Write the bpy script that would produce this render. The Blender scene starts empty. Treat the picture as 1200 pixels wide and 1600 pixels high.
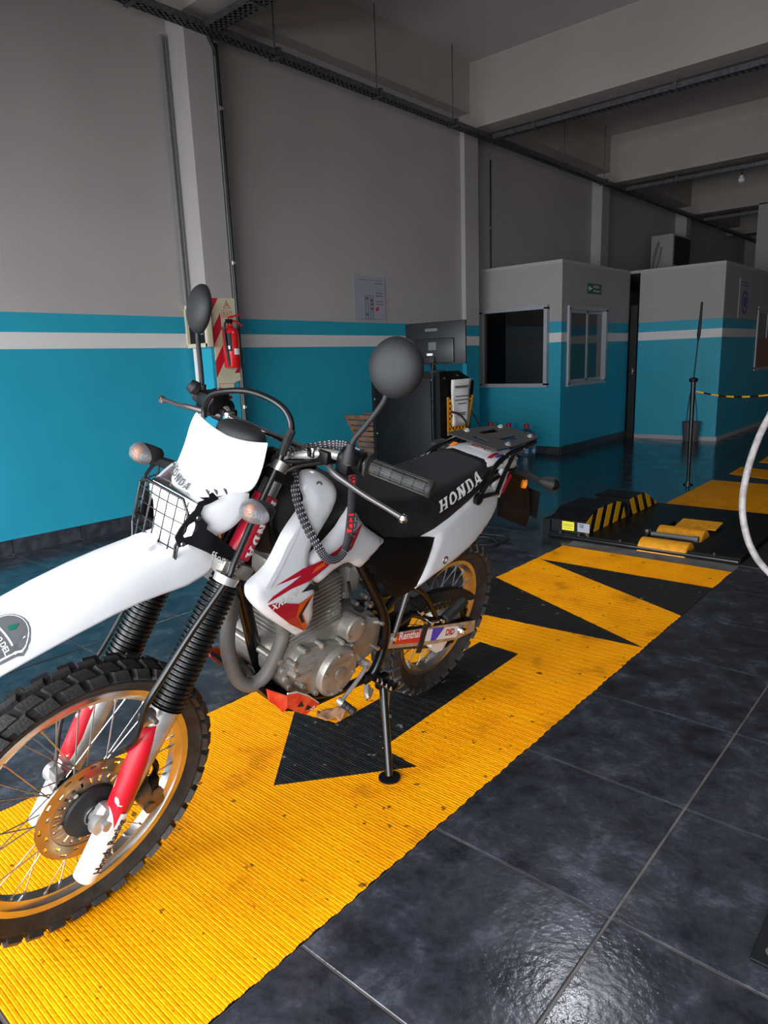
import bpy, bmesh, math, random
import numpy as np
from mathutils import Vector, Matrix
from mathutils.geometry import delaunay_2d_cdt

SC = bpy.context.scene
COL = SC.collection
random.seed(7)
PI = math.pi

# ------------------------------------------------------------------ camera
def cam_axes(yaw, pitch, roll):
    f = Vector((math.sin(yaw)*math.cos(pitch), math.cos(yaw)*math.cos(pitch), -math.sin(pitch)))
    r = Vector((math.cos(yaw), -math.sin(yaw), 0)); u = r.cross(f)
    c, s = math.cos(roll), math.sin(roll)
    return c*r + s*u, -s*r + c*u, f
cr, cu, cf = cam_axes(-.724328, .215848, -.037312)
cam = bpy.data.cameras.new('camera')
cam.sensor_fit = 'VERTICAL'; cam.sensor_height = 24; cam.lens = 1079.03/1600*24
cam.clip_start = .02; cam.clip_end = 200
camo = bpy.data.objects.new('camera', cam); COL.objects.link(camo)
M = Matrix((cr, cu, -cf)).transposed().to_4x4(); M.translation = Vector((0, 0, 1.29))
camo.matrix_world = M
SC.camera = camo

# ------------------------------------------------------------------ light
SC.view_settings.view_transform = 'Standard'; SC.view_settings.look = 'None'
SC.view_settings.gamma = 1; SC.view_settings.use_curve_mapping = False
SC.view_settings.exposure = 0.0
w = bpy.data.worlds.new('world'); SC.world = w; w.use_nodes = True
bg = w.node_tree.nodes['Background']; bg.inputs[0].default_value = (.80, .88, 1, 1); bg.inputs[1].default_value = .9

def area(name, loc, rot, sx, sy, power, col=(1, 1, 1)):
    l = bpy.data.lights.new(name, 'AREA'); l.shape = 'RECTANGLE'; l.size = sx; l.size_y = sy
    l.energy = power; l.color = col
    o = bpy.data.objects.new(name, l); COL.objects.link(o); o.location = loc; o.rotation_euler = rot
    return o
# daylight entering through the open vehicle door behind the camera
area('door_daylight', (-.6, -4.0, 2.3), (math.radians(68), 0, 0), 9.5, 4.2, 1500, (.93, .97, 1))

# ------------------------------------------------------------------ materials
def lin(c): return tuple(((x/255)/12.92 if x/255 <= .04045 else ((x/255+.055)/1.055)**2.4) for x in c)
def mat(name, col, rough=.5, metal=0, col2=None, nscale=8, ndetail=4, lo=.4, hi=.65, bump=0, bscale=40, coat=0,
        rough2=None, trans=0, emit=None, estr=0, spec=.5, alpha=1):
    m = bpy.data.materials.new(name); m.use_nodes = True
    nt = m.node_tree; b = nt.nodes['Principled BSDF']
    c = (*lin(col), 1)
    b.inputs['Base Color'].default_value = c
    b.inputs['Roughness'].default_value = rough; b.inputs['Metallic'].default_value = metal
    b.inputs['Coat Weight'].default_value = coat; b.inputs['Coat Roughness'].default_value = .05
    b.inputs['Transmission Weight'].default_value = trans
    b.inputs['Specular IOR Level'].default_value = spec
    b.inputs['Alpha'].default_value = alpha
    if emit: b.inputs['Emission Color'].default_value = (*lin(emit), 1); b.inputs['Emission Strength'].default_value = estr
    tc = nt.nodes.new('ShaderNodeTexCoord')
    if col2 or rough2 is not None:
        n = nt.nodes.new('ShaderNodeTexNoise'); n.inputs['Scale'].default_value = nscale; n.inputs['Detail'].default_value = ndetail
        nt.links.new(tc.outputs['Object'], n.inputs['Vector'])
        mr = nt.nodes.new('ShaderNodeMapRange'); mr.inputs['From Min'].default_value = lo; mr.inputs['From Max'].default_value = hi
        nt.links.new(n.outputs[0], mr.inputs['Value'])
        if col2:
            mx = nt.nodes.new('ShaderNodeMix'); mx.data_type = 'RGBA'
            mx.inputs[6].default_value = c; mx.inputs[7].default_value = (*lin(col2), 1)
            nt.links.new(mr.outputs[0], mx.inputs[0]); nt.links.new(mx.outputs[2], b.inputs['Base Color'])
        if rough2 is not None:
            m2 = nt.nodes.new('ShaderNodeMapRange'); m2.inputs['To Min'].default_value = rough; m2.inputs['To Max'].default_value = rough2
            nt.links.new(mr.outputs[0], m2.inputs['Value']); nt.links.new(m2.outputs[0], b.inputs['Roughness'])
    if bump:
        n = nt.nodes.new('ShaderNodeTexNoise'); n.inputs['Scale'].default_value = bscale; n.inputs['Detail'].default_value = 5
        nt.links.new(tc.outputs['Object'], n.inputs['Vector'])
        bp = nt.nodes.new('ShaderNodeBump'); bp.inputs['Strength'].default_value = bump; bp.inputs['Distance'].default_value = .01
        nt.links.new(n.outputs[0], bp.inputs['Height']); nt.links.new(bp.outputs[0], b.inputs['Normal'])
    return m
MT = {}
def T(name, *a, **k):
    MT[name] = mat(name, *a, **k); return MT[name]
T('wall_white', (176, 170, 168), .75, col2=(171, 165, 163), nscale=1.5, bump=.08, bscale=60)
T('ceiling_paint', (190, 182, 182), .8, col2=(184, 176, 176), nscale=1)
T('beam_paint', (172, 163, 157), .8, col2=(166, 157, 151), nscale=1.2)
T('wall_teal', (36, 158, 184), .5, col2=(34, 153, 180), nscale=2, bump=.06, bscale=60)
T('stripe_white', (218, 213, 212), .6)
T('skirting_dark', (44, 47, 54), .35, col2=(62, 66, 74), nscale=14)
T('grout', (112, 108, 106), .8, col2=(90, 84, 80), nscale=9)
T('floor_gloss', (34, 42, 50), .12, col2=(48, 54, 62), nscale=4, ndetail=8, rough2=.26, bump=.04, bscale=25)
T('galvanised', (112, 112, 116), .45, .7, col2=(88, 88, 92), nscale=30)
T('conduit_grey', (120, 118, 118), .5)
T('black_conduit', (22, 22, 24), .4)
T('alu', (190, 192, 196), .35, .8)
T('window_frame_alu', (170, 172, 178), .45, .3)
T('dark_glass', (6, 8, 10), .04, spec=.6)
T('black_door', (22, 20, 22), .6)
T('black_paint', (11, 12, 14), .45, col2=(18, 19, 21), nscale=6, spec=.2)
T('lever_dark', (84, 78, 80), .35, .5)
T('black_matte', (22, 22, 24), .65)
T('black_gloss', (10, 10, 12), .3, coat=.15, spec=.4)
T('rubber', (24, 24, 25), .62, col2=(44, 43, 42), nscale=25, bump=.15, bscale=120)
T('tread_rubber', (38, 37, 37), .55, col2=(66, 63, 60), nscale=18, bump=.2, bscale=150)
T('rim_alu', (205, 203, 200), .22, .95, col2=(178, 172, 160), nscale=10)
T('spoke_steel', (190, 188, 182), .3, .95)
T('booth_paint', (160, 156, 156), .75)
T('fork_silver', (196, 194, 192), .38, .6, col2=(160, 156, 152), nscale=20)
T('engine_dark', (70, 67, 64), .6)
T('engine_silver', (168, 162, 155), .38, .5, col2=(138, 130, 120), nscale=14, bump=.1, bscale=160)
T('steel', (170, 168, 165), .3, .9)
T('chrome', (225, 225, 225), .12, 1)
T('white_plastic', (222, 222, 225), .3, coat=.25, col2=(216, 216, 219), nscale=5)
T('dirty_white', (226, 224, 218), .4, col2=(190, 176, 150), nscale=14, lo=.55, hi=.75)
T('red_paint', (214, 14, 40), .35, coat=.3)
T('red_deep', (178, 18, 44), .35, coat=.3)
T('red_worn', (200, 10, 34), .45, col2=(240, 225, 220), nscale=26, ndetail=8, lo=.63, hi=.66)
T('orange_red', (216, 84, 28), .4)
T('skid_red', (222, 44, 26), .4, col2=(235, 90, 60), nscale=30)
T('seat_vinyl', (22, 22, 24), .65, spec=.35, bump=.25, bscale=260, col2=(34, 34, 37), nscale=12)
T('seat_side', (10, 10, 12), .6, spec=.15)
T('bellows', (10, 10, 11), .38)
T('exhaust_pipe', (108, 102, 98), .6, .1, col2=(96, 88, 80), nscale=10)
T('letter_white', (232, 230, 228), .5)
T('letter_black', (30, 30, 34), .5)
T('letter_grey', (98, 98, 106), .5)
T('blue_print', (58, 54, 190), .45)
T('clear_lens', (205, 205, 210), .05, trans=.85, bump=.5, bscale=220)
T('amber', (255, 140, 30), .3, emit=(255, 130, 20), estr=.08)
T('headlight_glow', (255, 255, 255), .3, emit=(235, 244, 255), estr=4)
T('led_lamp', (255, 255, 255), .3, emit=(245, 250, 255), estr=58)
T('disc_steel', (176, 160, 126), .25, .9, col2=(150, 132, 100), nscale=10)
T('carrier_brown', (156, 130, 104), .4, .6)
T('caliper_bronze', (120, 100, 78), .45, .6)
T('yellow_paint', (252, 164, 0), .6, spec=.12, col2=(240, 150, 0), nscale=5, bump=.35, bscale=70)
T('lane_black', (22, 22, 23), .5, spec=.3, col2=(40, 38, 38), nscale=20, ndetail=8, lo=.52, hi=.75, bump=.4, bscale=70)
T('roller_yellow', (236, 158, 14), .5, col2=(214, 140, 20), nscale=30, bump=.4, bscale=200)
T('hazard_yellow', (214, 158, 20), .5)
T('label_yellow', (236, 222, 20), .5)
T('paper', (225, 222, 222), .7)
T('paper_grey', (160, 160, 170), .7)
T('cream', (206, 198, 170), .6)
T('ext_red', (206, 24, 30), .25, coat=.6)
T('sign_red', (188, 24, 44), .5)
T('sign_green', (16, 92, 74), .5)
T('sign_blue', (70, 92, 130), .5)
T('wood_brown', (120, 84, 62), .7, col2=(90, 60, 44), nscale=8)
T('bottle_blue', (150, 195, 220), .08, trans=.9)
T('cap_red', (190, 24, 36), .4)
T('leaf_brown', (150, 108, 76), .7, col2=(120, 84, 60), nscale=40)
T('hose_grey', (178, 170, 168), .5, col2=(150, 142, 140), nscale=40)
T('strap_dark', (46, 42, 46), .7)
T('tag_red', (240, 34, 40), .5)
T('plastic_grey', (86, 88, 92), .5)
T('monitor_black', (26, 27, 30), .4, bump=.05, bscale=90)
T('ac_white', (170, 168, 165), .6)
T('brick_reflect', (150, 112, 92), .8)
T('concrete', (96, 92, 88), .9, col2=(70, 66, 62), nscale=12)
T('skirting_white', (170, 168, 172), .5)

def tile_mat(name, ca, cb, cc, r1, r2):
    m = bpy.data.materials.new(name); m.use_nodes = True
    nt = m.node_tree; b = nt.nodes['Principled BSDF']; L = nt.links.new
    tc = nt.nodes.new('ShaderNodeTexCoord'); geo = nt.nodes.new('ShaderNodeNewGeometry'); oi = nt.nodes.new('ShaderNodeObjectInfo')
    wob = nt.nodes.new('ShaderNodeTexNoise'); wob.inputs['Scale'].default_value = 6; wob.inputs['Detail'].default_value = 3
    n = nt.nodes.new('ShaderNodeTexNoise'); n.inputs['Scale'].default_value = 8; n.inputs['Detail'].default_value = 12; n.inputs['Roughness'].default_value = .72
    n.inputs['Distortion'].default_value = .2
    add = nt.nodes.new('ShaderNodeVectorMath'); add.operation = 'ADD'
    sc = nt.nodes.new('ShaderNodeVectorMath'); sc.operation = 'SCALE'; sc.inputs['Scale'].default_value = 13
    cx = nt.nodes.new('ShaderNodeCombineXYZ'); L(oi.outputs['Random'], cx.inputs[0]); L(oi.outputs['Random'], cx.inputs[2])
    L(cx.outputs[0], sc.inputs[0]); L(tc.outputs['Object'], add.inputs[0]); L(sc.outputs[0], add.inputs[1])
    L(add.outputs[0], n.inputs['Vector']); L(add.outputs[0], wob.inputs['Vector'])
    cr_ = nt.nodes.new('ShaderNodeValToRGB'); e = cr_.color_ramp.elements
    e[0].position = .36; e[0].color = (*lin(ca), 1); e[1].position = .72; e[1].color = (*lin(cc), 1)
    k = e.new(.54); k.color = (*lin(cb), 1)
    L(n.outputs[0], cr_.inputs[0]); L(cr_.outputs[0], b.inputs['Base Color'])
    mr = nt.nodes.new('ShaderNodeMapRange'); mr.inputs['From Min'].default_value = .35; mr.inputs['From Max'].default_value = .65
    mr.inputs['To Min'].default_value = r1; mr.inputs['To Max'].default_value = r2; L(wob.outputs[0], mr.inputs['Value']); L(mr.outputs[0], b.inputs['Roughness'])
    bp = nt.nodes.new('ShaderNodeBump'); bp.inputs['Strength'].default_value = .25; bp.inputs['Distance'].default_value = .004
    n2 = nt.nodes.new('ShaderNodeTexNoise'); n2.inputs['Scale'].default_value = 60; n2.inputs['Detail'].default_value = 4; L(add.outputs[0], n2.inputs['Vector'])
    L(n2.outputs[0], bp.inputs['Height']); L(bp.outputs[0], b.inputs['Normal'])
    MT[name] = m
tile_mat('floor_tile', (30, 31, 37), (52, 54, 62), (88, 92, 103), .13, .27)
def speck(name, col, scale, lo, hi):
    m = MT[name]; nt = m.node_tree; b = nt.nodes['Principled BSDF']; L = nt.links.new
    src = b.inputs['Base Color'].links[0].from_socket
    tc = nt.nodes.new('ShaderNodeTexCoord'); n = nt.nodes.new('ShaderNodeTexNoise'); n.inputs['Scale'].default_value = scale; n.inputs['Detail'].default_value = 6
    L(tc.outputs['Object'], n.inputs['Vector']); mr = nt.nodes.new('ShaderNodeMapRange'); mr.inputs['From Min'].default_value = lo; mr.inputs['From Max'].default_value = hi
    L(n.outputs[0], mr.inputs['Value']); mx = nt.nodes.new('ShaderNodeMix'); mx.data_type = 'RGBA'; L(mr.outputs[0], mx.inputs[0]); L(src, mx.inputs[6]); mx.inputs[7].default_value = (*lin(col), 1)
    L(mx.outputs[2], b.inputs['Base Color'])
speck('yellow_paint', (120, 84, 20), 22, .66, .70); speck('yellow_paint', (120, 84, 10), 5, .62, .85)
speck('lane_black', (120, 112, 106), 26, .66, .72)

# ------------------------------------------------------------------ mesh helpers
def V(*a): return Vector(a)
class MB:
    """collects shapes, then builds them as ONE mesh object"""
    def __init__(s): s.b = bmesh.new()
    def face(s, pts):
        vs = [s.b.verts.new(p) for p in pts]
        try: s.b.faces.new(vs)
        except ValueError: pass
        return s
    def box(s, c, d, rot=None, taper=1.0, bev=0):
        x, y, z = [q/2 for q in d]; R = rot if rot is not None else Matrix.Identity(3); c = Vector(c)
        vs = []
        for sz in (-1, 1):
            k = taper if sz > 0 else 1
            for sx, sy in ((-1, -1), (1, -1), (1, 1), (-1, 1)):
                vs.append(s.b.verts.new(c + R @ Vector((sx*x*k, sy*y*k, sz*z))))
        fs = []
        for f in ((3, 2, 1, 0), (4, 5, 6, 7), (0, 1, 5, 4), (1, 2, 6, 5), (2, 3, 7, 6), (3, 0, 4, 7)):
            fs.append(s.b.faces.new([vs[i] for i in f]))
        if bev:
            es = {e for f in fs for e in f.edges}
            bmesh.ops.bevel(s.b, geom=list(es), offset=bev, segments=2, affect='EDGES', profile=.5)
        return s
    def rings(s, rr, cap0=True, cap1=True, closed=True):
        R = [[s.b.verts.new(p) for p in r] for r in rr]; n = len(R[0])
        for a, b in zip(R, R[1:]):
            for i in range(n if closed else n-1):
                j = (i+1) % n
                try: s.b.faces.new((a[i], a[j], b[j], b[i]))
                except ValueError: pass
        if closed and cap0: s.b.faces.new(list(reversed(R[0])))
        if closed and cap1: s.b.faces.new(R[-1])
        return s
    def cyl(s, p0, p1, r0, r1=None, seg=16, bev=0, cap=True):
        p0, p1 = Vector(p0), Vector(p1); r1 = r0 if r1 is None else r1
        d = (p1-p0).normalized(); a = d.orthogonal().normalized(); b = d.cross(a)
        prof = [(0, r0), (1, r1)]
        L = (p1-p0).length
        if bev: prof = [(0, r0-bev), (bev/L, r0), (1-bev/L, r1), (1, r1-bev)]
        s.rings([[p0+d*(t*L)+(a*math.cos(2*PI*i/seg)+b*math.sin(2*PI*i/seg))*r for i in range(seg)] for t, r in prof], cap, cap)
        return s
    def lathe(s, p0, axis, prof, seg=32, up=None, close=False):
        """prof: (distance along axis, radius)"""
        p0 = Vector(p0); d = Vector(axis).normalized(); a = d.orthogonal().normalized(); b = d.cross(a)
        rr = [[p0+d*t+(a*math.cos(2*PI*i/seg)+b*math.sin(2*PI*i/seg))*max(r, 1e-4) for i in range(seg)] for t, r in prof]
        if close: rr.append(rr[0]); s.rings(rr, False, False)
        else: s.rings(rr)
        return s
    def tube(s, pts, r, seg=10, sub=6, cap=True, flat=None):
        P = spline(pts, sub) if sub > 1 else [Vector(p) for p in pts]
        n = len(P); rs = r if isinstance(r, (list, tuple)) else [r]*2
        rad = [np.interp(i/(n-1), np.linspace(0, 1, len(rs)), rs) for i in range(n)]
        t = (P[1]-P[0]).normalized(); a = t.orthogonal().normalized(); rr = []
        for i, p in enumerate(P):
            t2 = (P[min(i+1, n-1)]-P[max(i-1, 0)]).normalized()
            a = (a - t2*a.dot(t2)).normalized(); b = t2.cross(a)
            rr.append([p+(a*math.cos(2*PI*k/seg)+b*math.sin(2*PI*k/seg))*rad[i] for k in range(seg)])
        s.rings(rr, cap, cap); return s
    def prism(s, poly, fn, d0, d1):
        """poly 2D list, fn(u,v,d)->3D"""
        s.rings([[Vector(fn(u, v, d0)) for u, v in poly], [Vector(fn(u, v, d1)) for u, v in poly]]); return s
    def sheet(s, grid, th=0, n=None):
        G = [[s.b.verts.new(p) for p in row] for row in grid]
        for i in range(len(G)-1):
            for j in range(len(G[0])-1): s.b.faces.new((G[i][j], G[i][j+1], G[i+1][j+1], G[i+1][j]))
        return s
    def build(s, name, m, parent=None, smooth=35, sub=0, solid=0, fix=True):
        if fix: bmesh.ops.recalc_face_normals(s.b, faces=s.b.faces)
        me = bpy.data.meshes.new(name); s.b.to_mesh(me); s.b.free()
        me.materials.append(MT[m] if isinstance(m, str) else m)
        if smooth:
            me.polygons.foreach_set('use_smooth', [True]*len(me.polygons))
            me.set_sharp_from_angle(angle=math.radians(smooth))
        o = bpy.data.objects.new(name, me); COL.objects.link(o)
        if parent: o.parent = parent
        if solid: md = o.modifiers.new('solid', 'SOLIDIFY'); md.thickness = solid; md.offset = -1
        if sub: md = o.modifiers.new('sub', 'SUBSURF'); md.levels = sub; md.render_levels = sub
        return o
def spline(pts, sub=6):
    P = [Vector(p) for p in pts]
    if len(P) < 3: return P
    E = [P[0]*2-P[1]] + P + [P[-1]*2-P[-2]]; out = []
    for i in range(1, len(E)-2):
        a, b, c, d = E[i-1:i+3]
        for k in range(sub):
            t = k/sub
            out.append(.5*((2*b)+(c-a)*t+(2*a-5*b+4*c-d)*t*t+(3*b-a-3*c+d)*t**3))
    out.append(P[-1]); return out
def tag(o, label, cat, group=None, kind=None):
    o['label'] = label; o['category'] = cat
    if group: o['group'] = group
    if kind: o['kind'] = kind
    return o
def thing(name, label, cat, loc=(0, 0, 0), group=None):
    o = bpy.data.objects.new(name, None); COL.objects.link(o); o.location = loc; o.empty_display_size = .1
    return tag(o, label, cat, group)
def struct(o): o['kind'] = 'structure'; return o
def copy_tree(o, parent=None):
    c = o.copy(); COL.objects.link(c)
    if parent: c.parent = parent
    for ch in list(o.children): copy_tree(ch, c)
    return c
def inpoly(x, y, P):
    c = False; j = len(P)-1
    for i in range(len(P)):
        if (P[i][1] > y) != (P[j][1] > y) and x < (P[j][0]-P[i][0])*(y-P[i][1])/(P[j][1]-P[i][1])+P[i][0]: c = not c
        j = i
    return c
def densify(P, step):
    out = []
    for i, a in enumerate(P):
        b = P[(i+1) % len(P)]; d = math.hypot(b[0]-a[0], b[1]-a[1]); n = max(1, int(d/step))
        out += [(a[0]+(b[0]-a[0])*k/n, a[1]+(b[1]-a[1])*k/n) for k in range(n)]
    return out
def smooth_poly(P, sub=4, sharp=()):
    """closed Catmull-Rom through P; indices in sharp stay corners"""
    n = len(P); out = []
    for i in range(n):
        a, b, c, d = P[i-1], P[i], P[(i+1) % n], P[(i+2) % n]
        if i in sharp: a = (2*b[0]-c[0], 2*b[1]-c[1])
        if (i+1) % n in sharp: d = (2*c[0]-b[0], 2*c[1]-b[1])
        for k in range(sub):
            t = k/sub
            out.append(tuple(.5*((2*b[q])+(c[q]-a[q])*t+(2*a[q]-5*b[q]+4*c[q]-d[q])*t*t+(3*b[q]-a[q]-3*c[q]+d[q])*t**3) for q in (0, 1)))
    return out
def segdist(x, y, P):
    P = np.array(P); Q = np.roll(P, -1, 0); d = Q-P; w_ = np.array([x, y])-P
    t = np.clip((w_*d).sum(1)/np.maximum((d*d).sum(1), 1e-12), 0, 1)
    return float(np.sqrt(((w_-d*t[:, None])**2).sum(1)).min())
def tri2d(poly, step, holes=()):
    B = densify(poly, step); xs = [p[0] for p in B]; ys = [p[1] for p in B]
    pts = list(B); r = 0; y = min(ys)+step*.5; H = [densify(h, step) for h in holes]
    while y < max(ys):
        x = min(xs)+step*(.5 if r % 2 else .25)
        while x < max(xs):
            if inpoly(x, y, B) and segdist(x, y, B) > step*.45 and not any(inpoly(x, y, h) or segdist(x, y, h) < step*.4 for h in H): pts.append((x, y))
            x += step
        y += step*.87; r += 1
    n = len(B); E = [(i, (i+1) % n) for i in range(n)]
    for h in H:
        q = len(pts); pts += h; E += [(q+i, q+(i+1) % len(h)) for i in range(len(h))]
    res = delaunay_2d_cdt([Vector(p) for p in pts], E, [], 0, 1e-6)
    vs = [tuple(v) for v in res[0]]; fs = []
    for f in res[2]:
        c = (sum(vs[i][0] for i in f)/len(f), sum(vs[i][1] for i in f)/len(f))
        if inpoly(*c, B) and not any(inpoly(*c, h) for h in H): fs.append(tuple(f))
    return vs, fs, B
def quadfit(ctrl, deg=2):
    A = np.array(ctrl, float)
    def basis(x, z): return [1, x, z] + ([x*x, x*z, z*z] if deg > 1 else [])
    Mx = np.array([basis(a, b) for a, b, _ in A])
    co = np.linalg.solve(Mx.T@Mx+1e-7*np.eye(Mx.shape[1]), Mx.T@A[:, 2])
    return lambda x, z: float(np.dot(co, basis(x, z)))
def shell(name, poly, yf, m, parent, side=1, th=.012, step=.02, roll=.012, rollw=.02, sub=0, put=None, holes=()):
    """panel with outline poly in (x,z), surface y=yf(x,z) rolled in at the rim, with thickness"""
    vs, fs, B = tri2d(poly, step, holes); mb = MB(); b = mb.b
    put = put or (lambda x, z, y: (x, side*y, z))
    def h(x, z, d): k = max(0, 1-d/rollw) if rollw else 0; return yf(x, z)-roll*k*k
    D = [segdist(x, z, B) for x, z in vs]
    top = [b.verts.new(put(x, z, h(x, z, d))) for (x, z), d in zip(vs, D)]
    bot = [b.verts.new(put(x, z, yf(x, z)-roll-th)) for x, z in vs]
    ec = {}
    for f in fs:
        b.faces.new([top[i] for i in f]); b.faces.new([bot[i] for i in reversed(f)])
        for i in range(len(f)):
            e = (f[i], f[(i+1) % len(f)]); ec[e] = 1
    for (i, j) in list(ec):
        if (j, i) not in ec: b.faces.new((top[j], top[i], bot[i], bot[j]))
    return mb.build(name, m, parent, smooth=50)
def decal(name, polys, yf, m, parent, side=1, off=.0012, step=.03, put=None):
    mb = MB(); b = mb.b; put = put or (lambda x, z, y: (x, side*y, z))
    for poly in polys:
        vs, fs, B = tri2d(poly, step)
        t = [b.verts.new(put(x, z, yf(x, z)+off)) for x, z in vs]
        for f in fs: b.faces.new([t[i] for i in f])
    return mb.build(name, m, parent, smooth=0, fix=False)
_tc = {}
def text2d(s, size=1, bold=0.0, align='LEFT'):
    k = (s, bold, align)
    if k not in _tc:
        c = bpy.data.curves.new('t', 'FONT'); c.body = s; c.size = 1; c.offset = bold; c.align_x = align; c.fill_mode = 'FRONT'; c.resolution_u = 3
        o = bpy.data.objects.new('t', c); COL.objects.link(o); dg = bpy.context.evaluated_depsgraph_get()
        me = o.evaluated_get(dg).to_mesh(); _tc[k] = ([tuple(v.co[:2]) for v in me.vertices], [tuple(p.vertices) for p in me.polygons])
        o.evaluated_get(dg).to_mesh_clear(); bpy.data.objects.remove(o); bpy.data.curves.remove(c)
    vs, fs = _tc[k]; return [(x*size, y*size) for x, y in vs], fs
def text_obj(name, s, fn, m, parent, size=.1, bold=0.0, align='LEFT', mb=None):
    """fn(u,v)->3D"""
    own = mb is None; mb = mb or MB()
    vs, fs = text2d(s, size, bold, align); t = [mb.b.verts.new(fn(u, v)) for u, v in vs]
    for f in fs:
        try: mb.b.faces.new([t[i] for i in f])
        except ValueError: pass
    return mb.build(name, m, parent, smooth=0, fix=False) if own else mb
def mapped(word, fn, name, m, parent, cuts=2):
    mb = MB(); slab_word(word, lambda u, v: (u, v, 0), mb)
    bmesh.ops.subdivide_edges(mb.b, edges=list(mb.b.edges), cuts=cuts, use_grid_fill=True)
    for v in mb.b.verts: v.co = fn(v.co.x, v.co.y)
    return mb.build(name, m, parent, smooth=0, fix=False)
def each(name, m, parent, cyls, seg=8, bev=0):
    for a, b_, r in cyls: MB().cyl(a, b_, r, seg=seg, bev=bev).build(name, m, parent)
# slab-serif capitals for the bike lettering, each letter inside a unit box
def slab_word(word, fn, mb):
    sw = .24
    def quad(P): mb.face([fn(*p) for p in P])
    def rect(x0, y0, x1, y1): quad([(x0, y0), (x1, y0), (x1, y1), (x0, y1)])
    x = 0
    for ch in word:
        wd = {'H': 1.0, 'O': .95, 'N': 1.0, 'D': .95, 'A': 1.05}[ch]; o = x
        def R(a, b_, c, d): rect(o+a, b_, o+c, d)
        if ch in 'HN':
            R(.1, 0, .1+sw, 1); R(wd-.1-sw, 0, wd-.1, 1)
            for xx in (.1, wd-.1-sw):
                R(xx-.08, 0, xx, .14); R(xx+sw, 0, xx+sw+.08, .14) if not (ch == 'N' and xx > .3) else None
                R(xx-.08, .86, xx, 1) if not (ch == 'N' and xx > .3 and False) else None
                R(xx+sw, .86, xx+sw+.08, 1)
            if ch == 'H': R(.1+sw, .42, wd-.1-sw, .58)
            else: quad([(o+.1, 1), (o+.1+sw+.02, 1), (o+wd-.1, 0), (o+wd-.1-sw-.02, 0)])
        elif ch in 'OD':
            n = 20; cx = o+wd/2
            if ch == 'D':
                R(.12, 0, .12+sw, 1); R(.04, 0, .12, .14); R(.04, .86, .12, 1); cx = o+.42
                for i in range(n):
                    a, b_ = -PI/2+PI*i/n, -PI/2+PI*(i+1)/n
                    quad([(cx+.48*math.cos(a), .5+.5*math.sin(a)), (cx+.48*math.cos(b_), .5+.5*math.sin(b_)), (cx+.24*math.cos(b_), .5+.34*math.sin(b_)), (cx+.24*math.cos(a), .5+.34*math.sin(a))])
                R(.3, 0, .43, .16); R(.3, .84, .43, 1)
            else:
                for i in range(n):
                    a, b_ = 2*PI*i/n, 2*PI*(i+1)/n
                    quad([(cx+.45*math.cos(a), .5+.52*math.sin(a)), (cx+.45*math.cos(b_), .5+.52*math.sin(b_)), (cx+.21*math.cos(b_), .5+.34*math.sin(b_)), (cx+.21*math.cos(a), .5+.34*math.sin(a))])
        elif ch == 'A':
            m_ = wd/2
            quad([(o+.06, 0), (o+.06+.17, 0), (o+m_+.03, 1), (o+m_-.13, 1)])
            quad([(o+wd-.06, 0), (o+wd-.06-.26, 0), (o+m_-.13, 1), (o+m_+.13, 1)])
            R(.25, .24, wd-.25, .38); R(-.02, 0, .34, .13); R(wd-.42, 0, wd+.02, .13)
        x += wd+.12
    return x-.12

# ================================================================== ROOM
XW = -5.3
def bands(y): d = -.0085*(min(max(y, 2), 7.5)-2); return [(0, 'wall_teal'), (1.485+d, 'stripe_white'), (1.603+d, 'wall_teal'), (1.741+d, 'wall_white')]
def band_wall(name, p0, p1, ztop, th, holes=(), parent=None, topmat='wall_white', kind=True, zmin=0):
    """wall from p0 to p1 in plan, painted in horizontal bands; th goes to the left of p0->p1; holes: (u0,u1,z0,z1)"""
    p0, p1 = Vector((*p0, 0)), Vector((*p1, 0)); L = (p1-p0).length; d = (p1-p0)/L; n = Vector((-d.y, d.x, 0))
    us = sorted({0, L, *[h[0] for h in holes], *[h[1] for h in holes]})
    names = ['wall_teal', 'stripe_white', topmat]; b = bmesh.new()
    for ua, ub in zip(us, us[1:]):
        hs = sorted([(h[2], h[3]) for h in holes if h[0] <= ua+1e-6 and h[1] >= ub-1e-6])
        B0, B1 = bands((p0+d*ua).y), bands((p0+d*ub).y)
        za = [q[0] for q in B0]+[ztop]; zb = [q[0] for q in B1]+[ztop]
        for k in range(4):
            lo, hi = (za[k]+zb[k])/2, (za[k+1]+zb[k+1])/2
            segs = [(za[k], zb[k], za[k+1], zb[k+1])]
            for h0, h1 in hs:
                if h0 <= lo and h1 >= hi: segs = []
                elif lo < h0 < hi and h1 >= hi: segs = [(za[k], zb[k], h0, h0)]
                elif h0 <= lo and lo < h1 < hi: segs = [(h1, h1, za[k+1], zb[k+1])]
                elif lo < h0 and h1 < hi: segs = [(za[k], zb[k], h0, h0), (h1, h1, za[k+1], zb[k+1])]
            mi = [0, 1, 0, 2][k]
            for a0, b0, a1, b1 in segs:
                P = [p0+d*ua+V(0, 0, a0), p0+d*ub+V(0, 0, b0), p0+d*ub+V(0, 0, b1), p0+d*ua+V(0, 0, a1)]
                f = [b.verts.new(p) for p in P]; g = [b.verts.new(p+n*th) for p in P]
                for q in (f, list(reversed(g)), (f[1], f[0], g[0], g[1]), (f[2], f[1], g[1], g[2]), (f[3], f[2], g[2], g[3]), (f[0], f[3], g[3], g[0])):
                    b.faces.new(q).material_index = mi
    bmesh.ops.recalc_face_normals(b, faces=b.faces)
    me = bpy.data.meshes.new(name); b.to_mesh(me); b.free()
    for q in names: me.materials.append(MT[q])
    o = bpy.data.objects.new(name, me); COL.objects.link(o)
    if parent: o.parent = parent
    elif kind: struct(o)
    return o

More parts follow.
